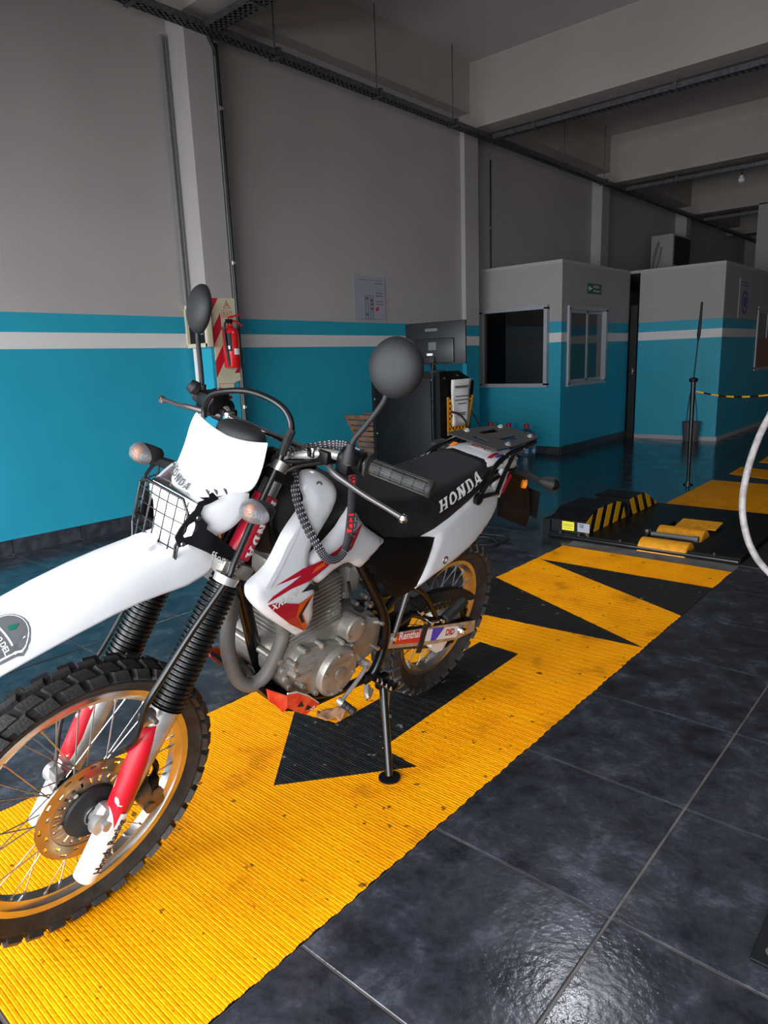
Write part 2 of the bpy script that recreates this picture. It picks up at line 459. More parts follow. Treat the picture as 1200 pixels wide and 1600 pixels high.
# --- floor: grout bed, tiles as pieces, glossy rear floor, ribbed lane
TP = .511
floor = struct(MB().box((.1, 1.15, -.035), (10.8, 6.6, .062)).build('floor', 'grout', smooth=0))
def tile_mesh(sx, sy):
    mb = MB(); mb.box((0, 0, -.004), (sx, sy, .008)); b = mb.b
    top = [e for e in b.edges if all(v.co.z > -.001 for v in e.verts)]
    bmesh.ops.bevel(b, geom=top, offset=.0015, segments=1, affect='EDGES')
    me = bpy.data.meshes.new('tile'); b.to_mesh(me); b.free(); me.materials.append(MT['floor_tile']); return me
TM = tile_mesh(TP-.0075, TP-.0075); TN = tile_mesh(.0, .0) if False else None
def put_tile(me, x, y):
    o = bpy.data.objects.new('floor_tile', me); COL.objects.link(o); o.parent = floor
    o.location = (x, y, random.uniform(-.0006, .0004)); return o
for j in range(-3, 6):
    yc = 1.353+TP*(j+.5)
    if yc > 4.3: continue
    for i in range(4): put_tile(TM, -1.0485+TP*(i+.5)+.0, yc)
    if yc > .3:
        for i in range(6): put_tile(TM, -2.125-TP*(i+.5), yc)
TE = tile_mesh(5.3-2.125-6*TP-.006, TP-.0075)
for j in range(-2, 6): put_tile(TE, (-5.3-2.125-6*TP)/2, 1.353+TP*(j+.5))
TT = tile_mesh(TP-.0075, .05)
for i in list(range(4)): put_tile(TT, -1.0485+TP*(i+.5), 4.447)
for i in range(6): put_tile(TT, -2.125-TP*(i+.5), 4.447)
TS = tile_mesh(1.07, .45)
put_tile(TS, -1.585, .10); put_tile(TS, -1.585, -.36)
MB().box((-.1, 13.0, -.03), (11.4, 17.05, .06)).build('floor_rear', 'floor_gloss', floor, smooth=0)

def clip_convex(sub, clip):
    """Sutherland-Hodgman, clip counter-clockwise"""
    out = list(sub)
    for i in range(len(clip)):
        a, b = clip[i], clip[(i+1) % len(clip)]; inp = out; out = []
        if not inp: return []
        side = lambda p: (b[0]-a[0])*(p[1]-a[1])-(b[1]-a[1])*(p[0]-a[0])
        for k in range(len(inp)):
            p, q = inp[k-1], inp[k]; sp, sq = side(p), side(q)
            if (sp < 0) != (sq < 0):
                t = sp/(sp-sq); out.append((p[0]+(q[0]-p[0])*t, p[1]+(q[1]-p[1])*t))
            if sq >= 0: out.append(q)
    return out
# lane: ribs run across; painted yellow with a black arrow and black wedges
LX0, LX1, LY0, LY1 = -2.122, -1.048, .335, 4.25
black = [[(-1.566, 1.199), (-1.274, 1.556), (-1.437, 1.569), (-1.458, 2.51), (-1.668, 2.523), (-1.681, 1.591), (-1.868, 1.556)],
         [(LX0-.02, 2.798), (LX1-.005, 2.895), (LX0-.02, 3.395)], [(LX0+.02, 3.875), (LX1+.02, 3.368), (LX1+.02, 3.892)]]
b = bmesh.new(); pr_ = .0102; n = int((LY1-LY0)/pr_); rows = []
for i in range(n+1):
    y = LY0+i*pr_; wv = .0003*math.sin(i*1.7)
    for dy, z in ((0, .0002), (pr_*.14, .0), (pr_*.30, .0012+wv), (pr_*.92, .0011+wv*.5)): rows.append((y+dy, z))
prev = None
for y, z in rows:
    e0 = LX0+.0015*math.sin(y*31)+.001*math.sin(y*83); e1 = LX1+.0015*math.sin(y*27)+.0018*math.sin(y*131+1)
    xs = [e0, e0*.67+e1*.33, e0*.33+e1*.67, e1]
    cur = [b.verts.new((x, y+.0015*math.sin(x*9+y*3), z)) for x in xs]
    if prev:
        for k in range(3): b.faces.new((prev[k], prev[k+1], cur[k+1], cur[k]))
    prev = cur
for P in black:
    for i in range(len(P)):
        a, c = P[i], P[(i+1) % len(P)]; nx, ny = c[1]-a[1], a[0]-c[0]
        lo, hi = min(p[1] for p in P)-.03, max(p[1] for p in P)+.03
        fs = [f for f in b.faces if lo < f.calc_center_median().y < hi]
        g = list({v for f in fs for v in f.verts})+list({e for f in fs for e in f.edges})+fs
        bmesh.ops.bisect_plane(b, geom=g, plane_co=(a[0], a[1], 0), plane_no=(nx, ny, 0), dist=1e-5)
for f in b.faces:
    c = f.calc_center_median()
    if any(inpoly(c.x, c.y, P) for P in black): f.material_index = 1
me = bpy.data.meshes.new('ribbed_lane'); b.to_mesh(me); b.free(); me.materials.append(MT['yellow_paint']); me.materials.append(MT['lane_black'])
o = bpy.data.objects.new('ribbed_lane', me); COL.objects.link(o); o.parent = floor
mb = MB()
mb.box(((LX0+LX1)/2, (LY0+LY1)/2, -.004), (LX1-LX0, LY1-LY0, .0072)); mb.build('lane_bed', 'lane_black', floor, smooth=0)
def flat(name, poly, m, z=.0015, par=floor):
    mb = MB(); mb.prism(poly, lambda u, v, d: (u, v, d), -.004, z); return mb.build(name, m, par, smooth=0)
for P in ([(-2.03, 5.80), (-1.2, 5.83), (-1.2, 7.28), (-2.04, 7.28)], [(-1.2, 5.83), (-1.0, 5.83), (-1.0, 7.28), (-1.2, 7.28)],
          [(-2.0, 7.73), (-1.0, 7.35), (-1.0, 7.95), (-2.02, 8.24)], [(-1.94, 8.68), (-1.0, 8.6), (-1.0, 9.4), (-1.97, 9.22)],
          [(-1.97, 9.9), (-1.0, 9.8), (-1.0, 11.4), (-1.97, 11.4)]):
    flat('lane_paint', P, 'yellow_paint')
# --- shell
wl = band_wall('wall_left', (XW, 7.94), (XW, -2.3), 4.7, -.3)
band_wall('wall_left_rear', (-5.45, 21), (-5.45, 7.94), 4.7, -.2)
struct(MB().box((-.2, 9.3, 4.8), (11.6, 23.4, .2)).build('ceiling', 'ceiling_paint', smooth=0))
struct(MB().box((5.4, 9.3, 2.35), (.2, 23.4, 4.7)).build('wall_right', 'wall_white', smooth=0))
struct(MB().box((-.2, 21.1, 2.35), (11.6, .2, 4.7)).build('wall_back', 'wall_white', smooth=0))
struct(MB().box((.1, -1.35, 3.55), (10.8, .2, 2.5)).build('wall_front', 'wall_white', smooth=0))  # unseen header over the door opening, brought low to shade the upper walls
k = 1
for y in (3.58, 7.65, 11.7, 15.7, 19.3):
    th = .27 if y < 5 else .30
    struct(MB().box((-.15, y+th/2, 4.34), (11.3, th, .72)).build('trim_%d' % k, 'beam_paint', smooth=0)); k += 1
struct(MB().box((XW-.06, 9.3, 4.43), (.42, 23.4, .55)).build('trim_%d' % k, 'beam_paint', smooth=0)); k += 1
def column(k, y0, y1, x1):
    o = band_wall('trim_%d' % k, (x1, y1), (x1, y0), 3.98, -(x1-(XW if y0 < 8 else -5.45)-.002), topmat='wall_white'); return o
for y0, y1, x1 in ((3.585, 3.845, -5.06), (7.65, 7.95, -5.235), (11.7, 12.0, -5.27), (15.7, 16.0, -5.22)):
    column(k, y0, y1, x1); k += 1
struct(MB().box((-3.7, 15.85, 2), (.35, .3, 4)).build('trim_%d' % k, 'wall_white', smooth=0)); k += 1
# skirting boards, a tile strip with joints
bl = MB().box((XW+.006, 6.15, .055), (.012, 4.2, .11)).build('baseboard_left', 'skirting_dark', smooth=0); struct(bl)
for i in range(17):
    y = -1.2+i*TP
    if y < 4.0: MB().box((XW+.007, y+TP/2, .055), (.014, TP-.006, .11)).build('skirting_tile', 'skirting_dark', bl, smooth=0)
# --- booths
HB = 2.4
b1f = band_wall('wall_near_booth_front', (-4.225, 8.29), (-5.445, 8.29), HB, -.12, holes=[(.19, 1.165, .898, 1.88)], topmat='booth_paint')
b1s = band_wall('wall_near_booth_side', (-4.225, 10.42), (-4.225, 8.41), HB, -.12, holes=[(.83, 1.95, .893, 1.865)], topmat='booth_paint')
b2f = band_wall('wall_far_booth_front', (-2.925, 10.46), (-4.09, 10.46), HB, -.12, topmat='booth_paint')
b2s = band_wall('wall_far_booth_side', (-2.925, 15.6), (-2.925, 10.58), HB, -.12, holes=[(1.9, 3.32, .94, 1.87)], topmat='booth_paint')
struct(MB().box((-4.9, 9.36, HB+.02), (1.33, 2.12, .04)).build('ceiling_near_booth', 'wall_white', smooth=0))
struct(MB().box((-4.24, 13.03, HB+.02), (2.62, 5.12, .04)).build('ceiling_far_booth', 'wall_white', smooth=0))
struct(MB().box((-4.89, 8.275, .05), (1.35, .03, .10)).build('baseboard_near_booth', 'skirting_dark', smooth=0))
struct(MB().box((-4.21, 9.35, .05), (.03, 2.14, .10)).build('baseboard_near_booth_side', 'skirting_dark', smooth=0))
struct(MB().box((-3.50, 10.45, .03), (1.17, .02, .06)).build('baseboard_far_booth', 'skirting_white', smooth=0))
struct(MB().box((-2.915, 13.0, .03), (.02, 5.1, .06)).build('baseboard_far_booth_side', 'skirting_white', smooth=0))
dr = struct(MB().box((-4.155, 10.46, .975), (.10, .05, 1.95), bev=.004).build('door_1', 'black_door', smooth=0))
MB().cyl((-4.13, 10.43, 1.0), (-4.13, 10.40, 1.0), .012).box((-4.13, 10.395, 1.0), (.014, .012, .09)).build('door_handle', 'steel', dr)
def window(k, c, w_, h, ax, sliding=False):
    """c centre, ax 'x' = faces -Y, 'y' = faces +X"""
    def P(u, d, z): return (c[0]+u, c[1]-d, c[2]+z) if ax == 'x' else (c[0]+d, c[1]+u, c[2]+z)
    def D(a, b_, e): return (a, b_, e) if ax == 'x' else (b_, a, e)
    t = .035; mb = MB()
    for z in (-h/2, h/2): mb.box(P(0, .0, z), D(w_+t*1.4, .10, t*1.4))
    for u in (-w_/2, w_/2): mb.box(P(u, .0, 0), D(t*1.4, .10, h-t*.2))
    f = struct(mb.build('window_%d' % k, 'window_frame_alu', smooth=0))
    if sliding:
        for i, (u, d) in enumerate(((-w_/4, .012), (w_/4, -.02))):
            m2 = MB()
            for z in (-h/2+.04, h/2-.04): m2.box(P(u, d, z), D(w_/2+.02, .022, .045))
            for q in (-w_/4, w_/4): m2.box(P(u+q, d, 0), D(.045, .022, h-.06))
            s_ = m2.build('sash', 'window_frame_alu', f, smooth=0)
            MB().box(P(u, d, 0), D(w_/2, .006, h-.06)).build('pane', 'dark_glass', s_, smooth=0)
    else: MB().box(P(0, -.01, 0), D(w_, .006, h)).build('pane', 'dark_glass', f, smooth=0)
    return f
window(1, (-4.905, 8.275, 1.389), .975, .982, 'x')
window(2, (-4.245, 9.03, 1.379), 1.12, .972, 'y', True)
w3 = window(3, (-2.96, 12.99, 1.405), 1.42, .93, 'y', True)
MB().box((-2.935, 12.99, 1.19), (.004, 1.30, .46)).build('brick_reflection', 'brick_reflect', w3, smooth=0)  # brick-coloured panel on the panes, a painted reflection of the brickwork outside
# dim lining behind the booth windows so that the glass looks into a closed room
struct(MB().box((-4.95, 9.9, 1.2), (1.2, .03, 2.35)).build('wall_near_booth_inside', 'wall_white', smooth=0))
# --- wall objects
tag(MB().box((-5.29, 5.876, 1.953), (.004, .507, .475)).build('poster', 'paper_grey', smooth=0), 'pale printed poster of lane layout taped on the white wall above the teal stripe', 'poster')
ps = bpy.data.objects['poster']
mb = MB()
for a, c_, e, g in ((5.80, 5.84, 1.74, 2.0), (5.88, 5.92, 1.74, 2.0)):
    mb.box((-5.287, a, (e+g)/2), (.003, .008, g-e)); mb.box((-5.287, c_, (e+g)/2), (.003, .008, g-e))
for y, z in ((5.82, 1.96), (5.82, 1.79), (5.9, 1.94), (5.9, 1.85), (5.905, 1.90)): mb.box((-5.286, y, z), (.003, .05, .025))
for z in (2.02, 1.99, 1.93, 1.90, 2.12): mb.box((-5.287, 6.03, z), (.003, .12, .008))
for z in (2.15, 1.74): mb.box((-5.287, 5.9, z), (.003, .4, .004))
mb.build('print', 'letter_grey', ps, smooth=0)
MB().box((-5.286, 5.99, 1.85), (.003, .05, .03), rot=Matrix.Rotation(.7, 3, 'X')).build('print', 'sign_red', ps, smooth=0)
# exit sign on the near booth
ex = tag(MB().box((-4.218, 9.2, 2.125), (.01, .42, .13), bev=.002).build('exit_sign', 'sign_green', smooth=0), 'small green exit sign with white arrow above the booth side window', 'sign')
mb = MB(); X = -4.2115
mb.box((X, 9.07, 2.125), (.003, .09, .022)); mb.face([(X+.001, 9.0, 2.125), (X+.001, 9.055, 2.085), (X+.001, 9.055, 2.165)])
text_obj('', 'SALIDA', lambda u, v: (X+.001, 9.15+u, 2.135+v), None, None, .055, .008, mb=mb)
text_obj('', 'EMERGENCIA', lambda u, v: (X+.001, 9.15+u, 2.085+v), None, None, .036, .004, mb=mb)
mb.build('lettering', 'letter_white', ex, smooth=0, fix=False)
# shield poster on the far booth
sp = tag(MB().box((-2.92, 11.42, 1.975), (.008, .55, .56)).build('notice', 'paper_grey', smooth=0), 'grey notice with a round blue emblem on the far booth side wall', 'notice')
MB().lathe((-2.915, 11.44, 1.93), (1, 0, 0), [(0, .17), (.002, .17), (.002, .12), (0, .12)], 28, close=True).cyl((-2.915, 11.44, 1.93), (-2.912, 11.44, 1.93), .08).build('emblem', 'sign_blue', sp)
mb = MB()
for z in (2.16, 2.2): mb.box((-2.915, 11.42, z), (.003, .36, .018))
mb.build('print', 'letter_grey', sp, smooth=0)

# --- fire extinguisher board on the first column
XB = -5.052
bd = [(3.612, 1.855), (3.865, 1.862), (3.868, 1.19), (3.862, 1.165), (3.81, 1.155), (3.79, 1.14), (3.79, 1.069), (3.618, 1.074)]
FB = lambda u, v, d: (XB+d, u, v)
board = tag(MB().prism(bd, FB, -.006, 0).build('extinguisher_board', 'cream', smooth=0), 'cream and red striped backing board behind the fire extinguisher on the column', 'sign board')
left = [(3.612, 1.19), (3.68, 1.19), (3.68, 1.86), (3.612, 1.855)][::1]
mb = MB()
for z0 in (1.20, 1.47, 1.745):
    st = [(3.60, z0-.02), (3.70, z0+.13), (3.70, z0+.27), (3.60, z0+.12)]
    P = clip_convex(st, [(3.612, 1.16), (3.70, 1.16), (3.70, 1.857), (3.612, 1.855)])
    if len(P) > 2: mb.prism(P, FB, 0, .0012)
mb.prism([(3.80, 1.23), (3.862, 1.23), (3.862, 1.30)], FB, 0, .0012)
mb.build('stripe', 'sign_red', board, smooth=0)
mb = MB()
def outline(mb, P, w_, F, d0, d1):
    n = len(P); c = (sum(p[0] for p in P)/n, sum(p[1] for p in P)/n)
    for i in range(n):
        a, q = P[i], P[(i+1) % n]; L = math.hypot(q[0]-a[0], q[1]-a[1]); nx, ny = -(q[1]-a[1])/L*w_, (q[0]-a[0])/L*w_
        if nx*(c[0]-a[0])+ny*(c[1]-a[1]) < 0: nx, ny = -nx, -ny
        mb.prism([a, q, (q[0]+nx, q[1]+ny), (a[0]+nx, a[1]+ny)], F, d0, d1)
outline(mb, [(3.735, 1.775), (3.81, 1.775), (3.772, 1.842)], .004, FB, 0, .001)
outline(mb, [(3.715, 1.70), (3.77, 1.70), (3.77, 1.76), (3.715, 1.76)], .003, FB, 0, .001)
outline(mb, [(3.80+.028*math.cos(a), 1.73+.028*math.sin(a)) for a in [i*PI/8 for i in range(16)]], .003, FB, 0, .001)
outline(mb, [(3.63, 1.085), (3.785, 1.085), (3.785, 1.145), (3.63, 1.145)], .003, FB, 0, .001)
for ch, y, z in (('A', 3.757, 1.785), ('B', 3.727, 1.712), ('C', 3.786, 1.712)):
    text_obj('', ch, lambda u, v: (XB+.0012, y+u, z+v), None, None, .05, .002, mb=mb)
mb.build('print', 'sign_red', board, smooth=0, fix=False)
XE = -4.965
ex = thing('fire_extinguisher', 'red fire extinguisher hanging on the striped board of the first column', 'fire extinguisher', (XE, 3.72, 1.28))
def E(x, y, z): return (x-XE, y-3.72, z-1.28)
MB().lathe(E(XE, 3.725, 1.275), (0, 0, 1), [(0, .060), (.004, .066), (.012, .070), (.28, .070), (.305, .066), (.325, .052), (.338, .03), (.35, .022), (.365, .022)], 32).build('cylinder', 'ext_red', ex)
MB().lathe(E(XE, 3.725, 1.363), (0, 0, 1), [(0, .0712), (.006, .0712)], 32).build('seam_band', 'sign_red', ex)
mb = MB(); mb.cyl(E(XE, 3.725, 1.635), E(XE, 3.725, 1.675), .02).box(E(XE, 3.72, 1.665), (.03, .06, .03), bev=.004)
mb.build('valve', 'black_paint', ex)
mb = MB(); mb.tube([E(XE, 3.71, 1.69), E(XE+.01, 3.75, 1.70), E(XE+.02, 3.80, 1.715), E(XE+.02, 3.83, 1.71)], .008, 8)
mb.tube([E(XE, 3.71, 1.672), E(XE+.01, 3.75, 1.668), E(XE+.02, 3.80, 1.65), E(XE+.02, 3.835, 1.625)], .008, 8)
mb.build('squeeze_handle', 'ext_red', ex)
MB().tube([E(XE+.01, 3.70, 1.665), E(XE+.02, 3.665, 1.645), E(XE+.025, 3.648, 1.58), E(XE+.03, 3.648, 1.48), E(XE+.03, 3.662, 1.38), E(XE+.03, 3.668, 1.29)], [.009, .009, .009, .009, .013, .014], 10).build('hose', 'rubber', ex)
def cylpatch(c, r, a0, a1, z0, z1, n=10):
    mb = MB(); mb.sheet([[(c[0]+r*math.cos(a0+(a1-a0)*i/n), c[1]+r*math.sin(a0+(a1-a0)*i/n), z) for i in range(n+1)] for z in (z0, z1)]); return mb
c0 = E(XE, 3.725, 0)[:2]
cylpatch(c0, .0705, -1.45, -.55, .135, .285).build('label', 'black_paint', ex, fix=False)
cylpatch(c0, .0709, -1.4, -1.25, .14, .28).build('label', 'letter_white', ex, fix=False)
cylpatch(c0, .0709, -1.1, -.8, .15, .18).build('label', 'letter_white', ex, fix=False)
cylpatch(c0, .0707, -.35, .5, .105, .155).build('label', 'letter_white', ex, fix=False)
MB().box(E(-5.04, 3.725, 1.60), (.025, .05, .04)).box(E(-5.02, 3.725, 1.62), (.08, .02, .02)).build('bracket', 'steel', ex)

# --- wall box on the column flank and conduits
wb = thing('wall_box', 'cream framed black electrical box on the column beside the striped board', 'wall box', (-5.2, 3.55, 1.63))
def W(x, y, z): return (x+5.2, y-3.55, z-1.63)
mb = MB()
mb.box(W(-5.165, 3.54, 1.79), (.33, .06, .035), bev=.004).box(W(-5.165, 3.54, 1.47), (.33, .06, .035), bev=.004).box(W(-5.31, 3.54, 1.63), (.04, .06, .355), bev=.004).box(W(-5.015, 3.54, 1.63), (.035, .06, .355), bev=.004)
mb.build('frame', 'cream', wb)
MB().box(W(-5.165, 3.555, 1.63), (.30, .03, .32)).build('panel', 'black_paint', wb, smooth=0)
MB().box(W(-5.12, 3.538, 1.575), (.07, .004, .035)).build('label', 'letter_grey', wb, smooth=0)
def pipe(label, x, y, z0, z1, r, m, clamps=()):
    o = tag(MB().cyl((x, y, z0), (x, y, z1), r, seg=12).build('conduit', m), label, 'conduit')
    for z in clamps: MB().lathe((x, y, z-.012), (0, 0, 1), [(0, r+.004), (.024, r+.004)], 12).cyl((x, y, z), (x+.02, y, z), .006).build('clamp', 'steel', o)
pipe('grey wall conduit left of the first column, nearer the corner', -5.275, 3.52, 1.81, 3.86, .013, 'conduit_grey')
pipe('thin grey wall conduit close to the first column flank', -5.28, 3.562, 1.81, 3.86, .009, 'conduit_grey')
pipe('pale conduit dropping from the cream wall box to the floor', -5.25, 3.555, .0, 1.45, .02, 'stripe_white')
o = tag(MB().tube([(-5.04, 3.80, 3.86), (-5.04, 3.86, 3.74), (-5.04, 3.87, 3.5), (-5.04, 3.87, .12)], .014, 10, 8).build('conduit', 'black_conduit'), 'black conduit running down the right edge of the first column', 'conduit')
for z in (3.35, 2.15, .93): MB().lathe((-5.04, 3.87, z-.015), (0, 0, 1), [(0, .018), (.03, .018)], 12).cyl((-5.04, 3.87, z), (-5.02, 3.88, z), .008).build('clamp', 'steel', o)
MB().box((-5.06, 3.875, 2.0), (.03, .03, 3.7)).build('trunking', 'conduit_grey', o, smooth=0)
pipe('thin dark conduit on the wall above the near booth', -5.435, 8.55, 2.44, 3.85, .01, 'black_conduit', (3.0,))
pipe('black conduit beside the third column above the booths', -5.40, 12.20, 2.44, 3.85, .012, 'black_conduit', (3.3,))

# --- cable trays
def tray(label, p0, p1, w_, slots, rods, hang, cyc=.06):
    p0, p1 = Vector(p0), Vector(p1); L = (p1-p0).length; d = (p1-p0)/L; n = Vector((-d.y, d.x, 0)); c = (p0+p1)/2
    R = Matrix((d, n, Vector((0, 0, 1)))).transposed()
    mb = MB()
    for s in (-1, 1):
        mb.box(c+n*s*w_/2, (L, .003, .05), rot=R); mb.box(c+n*s*(w_/2-.006)+V(0, 0, .025), (L, .014, .003), rot=R)
    for s in (-.42, 0, .42): mb.box(c+n*s*w_+V(0, 0, -.025), (L, w_*.16, .003), rot=R)
    o = tag(mb.build('cable_tray', 'galvanised', smooth=0), label, 'cable tray')
    mb = MB(); k = 0
    while k*cyc < L:
        q = p0+d*(k*cyc)
        if slots[0] <= k*cyc <= slots[1]: mb.box(q+V(0, 0, -.025), (cyc*.45, w_, .003), rot=R)
        k += 1
    mb.build('perforated_base', 'galvanised', o, smooth=0)['kind'] = 'stuff'
    mb = MB()
    mb.tube([p0+V(0, 0, -.005)+n*.015, p1+V(0, 0, -.005)+n*.015], .014, 8, 1).tube([p0+V(0, 0, -.008)-n*.02, p1+V(0, 0, -.008)-n*.02], .011, 8, 1)
    mb.build('cable', 'black_conduit', o)
    for t in rods:
        q = p0+d*t
        MB().cyl(q+V(0, 0, .02), (q.x, q.y, hang), .006, seg=8).build('hanger_rod', 'galvanised', o)
        MB().box(q+V(0, 0, -.03), (.035, w_+.03, .006), rot=R).box(q+n*(w_/2+.012), (.035, .006, .07), rot=R).box(q-n*(w_/2+.012), (.035, .006, .07), rot=R).box(q+V(0, 0, .04), (.035, w_+.03, .006), rot=R).build('hanger_clamp', 'galvanised', o, smooth=0)
tray('long grey cable tray running along the left wall under the beams', (-4.99, -1.2, 3.885), (-4.99, 20.9, 3.885), .10, (3, 10), [4.3, 5.65, 6.97, 8.27, 10.98, 12.32, 13.9, 15.4, 18.2], 4.69)
tray('cable tray crossing to the right below the first beam', (-4.93, 3.76, 3.885), (5.2, 3.76, 3.885), .12, (0, 4), [.55, 2.2], 3.97)
tray('cable tray crossing to the right below the second beam', (-4.93, 7.86, 3.885), (5.2, 7.86, 3.885), .10, (0, 4), [.55, 2.15, 3.6, 5.2], 3.97)
tray('cable tray crossing to the right below the third beam', (-4.93, 11.9, 3.885), (5.2, 11.9, 3.885), .10, (0, 0), [.8, 2.8, 5], 3.97, .2)
tray('cable tray crossing below the fourth beam in the dark rear', (-4.93, 15.9, 3.885), (5.2, 15.9, 3.885), .10, (0, 0), [.8, 3], 3.97, .2)
lb = thing('pendant_lamp', 'small white pendant bulb hanging below the third beam cable tray', 'lamp', (-3.2, 11.9, 3.72))
MB().cyl((0, 0, .06), (0, 0, .145), .01).build('stem', 'black_conduit', lb); MB().lathe((0, 0, -.05), (0, 0, 1), [(0, .01), (.02, .04), (.05, .05), (.09, .03), (.11, .02)], 16).build('bulb', 'paper', lb)
# --- air conditioner above the booths
ac = thing('air_conditioner', 'white wall mounted air conditioner unit with black grille above the booths', 'air conditioner', (-5.1, 14.5, 3.1))
MB().box((0, 0, .03), (.42, .95, .6), bev=.02).build('housing', 'ac_white', ac)
MB().box((.215, .02, .03), (.015, .86, .52)).build('grille', 'black_paint', ac, smooth=0)
MB().tube([(-.05, -.5, .2), (-.1, -.53, 0), (-.15, -.5, -.25), (-.18, -.45, -.5)], .02, 8).tube([(0, -.5, .1), (-.02, -.52, -.1), (-.1, -.5, -.3)], .012, 8).build('refrigerant_pipe', 'conduit_grey', ac)
MB().box((-.12, -.3, -.29), (.64, .04, .03)).box((-.12, .3, -.29), (.64, .04, .03)).build('bracket', 'galvanised', ac, smooth=0)

# --- control cabinet with monitor, notice
YK = 4.45
kb = thing('control_cabinet', 'tall black metal control cabinet with yellow perforated pocket, behind the motorcycle seat', 'cabinet', (-3.6, YK, 0))
def K(x, y, z): return (x+3.6, y-YK, z)
mb = MB(); mb.prism([(4.46, 0), (4.46, 1.184), (4.724, 1.188), (4.944, 1.094), (4.934, 1.03), (4.866, .663), (4.86, 0)], lambda u, v, d: K(d, u, v), -4.035, -3.31); mb.build('body', 'black_paint', kb, smooth=0)
MB().box(K(-3.69, YK+.002, .60), (.60, .016, 1.08), bev=.003).build('door_panel', 'black_paint', kb)
for x in (-3.36, -3.985):
    MB().box(K(x, YK+.003, .6), (.012, .016, 1.1)).build('edge_strip', 'black_gloss', kb, smooth=0)
for x, z in ((-3.372, 1.125), (-3.368, .975), (-3.985, .97), (-3.97, .68), (-3.75, .985), (-3.37, .45)):
    MB().cyl(K(x, YK-.002, z), K(x, YK-.012, z), .008, seg=10).build('screw', 'steel', kb)
for y, z in ((4.52, 1.135), (4.70, 1.15)): MB().cyl(K(-3.31, y, z), K(-3.302, y, z), .008, seg=10).build('screw', 'steel', kb)
# perforated yellow pocket on the side: a grid with real holes
pk = [(4.523, .679), (4.806, .679), (4.898, .984), (4.524, .984)]
mb = MB(); b = mb.b; NU, NV = 13, 15
def PK(i, j):
    u, v = i/NU, j/NV; a = [pk[0][q]*(1-u)+pk[1][q]*u for q in (0, 1)]; c = [pk[3][q]*(1-u)+pk[2][q]*u for q in (0, 1)]
    return K(-3.285, a[0]*(1-v)+c[0]*v, a[1]*(1-v)+c[1]*v)
vv = [[b.verts.new(PK(i, j)) for i in range(NU+1)] for j in range(NV+1)]
for j in range(NV):
    for i in range(NU):
        if (i+j) % 4 == 1 and 0 < i < NU-1: continue
        if (i+j) % 4 == 3 and i % 2 and 0 < i < NU-1: continue
        b.faces.new((vv[j][i], vv[j][i+1], vv[j+1][i+1], vv[j+1][i]))
mb.build('perforated_pocket', 'roller_yellow', kb, smooth=0, solid=.003)
MB().tube([K(-3.27, 4.55, .87), K(-3.23, 4.62, .84), K(-3.22, 4.70, .75), K(-3.23, 4.72, .60), K(-3.25, 4.70, .3), K(-3.28, 4.68, .02)], .009, 8).build('cable', 'rubber', kb)
MB().tube([K(-3.31, 4.84, .90), K(-3.29, 4.92, .80), K(-3.29, 5.02, .68), K(-3.29, 5.1, .5), K(-3.3, 5.12, .02)], .006, 8).build('cable', 'rubber', kb)
g = [[(-3.272+.006*math.sin(i*1.1+j*.6), (4.568+.28*i/6)-(j/10.)*0+(.0)*i+(-.06*i/6)*(1-j/10), .750+.37*j/10) for i in range(7)] for j in range(11)]
no = tag(MB().sheet(g).build('paper_notice', 'paper', solid=.0006), 'white printed paper notice hanging on the yellow pocket of the black cabinet', 'notice')
mb = MB()
for z, a, c in ((1.065, 4.60, 4.80), (1.055, 4.61, 4.78), (.985, 4.61, 4.79), (.955, 4.60, 4.79), (.925, 4.64, 4.76), (.85, 4.62, 4.75), (.835, 4.63, 4.74)):
    mb.box((-3.264, (a+c)/2, z), (.0008, c-a, .009))
mb.build('print', 'letter_grey', no, smooth=0)
mo = thing('monitor', 'black flat monitor seen from behind on top of the black cabinet', 'monitor', (-3.38, YK+.2, 1.2))
def Q(x, y, z): return (x+3.38, y-YK-.2, z-1.2)
ya = YK+.02
MB().box(Q(-3.361, ya+.01, 1.407), (.585, .018, .325), bev=.004).build('screen_housing', 'monitor_black', mo)
MB().box(Q(-3.361, ya-.005, 1.35), (.38, .02, .19), bev=.008).build('rear_cover', 'monitor_black', mo)
MB().box(Q(-3.361, ya+.021, 1.407), (.56, .003, .30)).build('screen', 'dark_glass', mo, smooth=0)
MB().box(Q(-3.39, ya+.0, 1.51), (.12, .004, .022)).build('maker_badge', 'plastic_grey', mo, smooth=0)
MB().box(Q(-3.37, ya-.016, 1.385), (.075, .004, .06)).build('rating_label', 'plastic_grey', mo, smooth=0)
MB().box(Q(-3.395, ya-.018, 1.322), (.055, .006, .018)).build('connector_label', 'letter_white', mo, smooth=0)
MB().box(Q(-3.395, ya-.02, 1.28), (.10, .03, .05), bev=.006).tube([Q(-3.39, ya-.01, 1.27), Q(-3.40, ya+.03, 1.22), Q(-3.41, ya+.06, 1.178)], .02, 10).build('arm', 'black_matte', mo)
MB().lathe(Q(-3.41, ya+.08, 1.182), (0, 0, 1), [(0, .08), (.012, .08), (.016, .03)], 24).build('foot', 'black_matte', mo)
MB().tube([Q(-3.36, ya-.02, 1.29), Q(-3.35, ya-.04, 1.24), Q(-3.36, ya-.04, 1.15), Q(-3.365, ya-.035, .9), Q(-3.37, ya-.03, .5)], .005, 8).build('cable', 'rubber', mo)
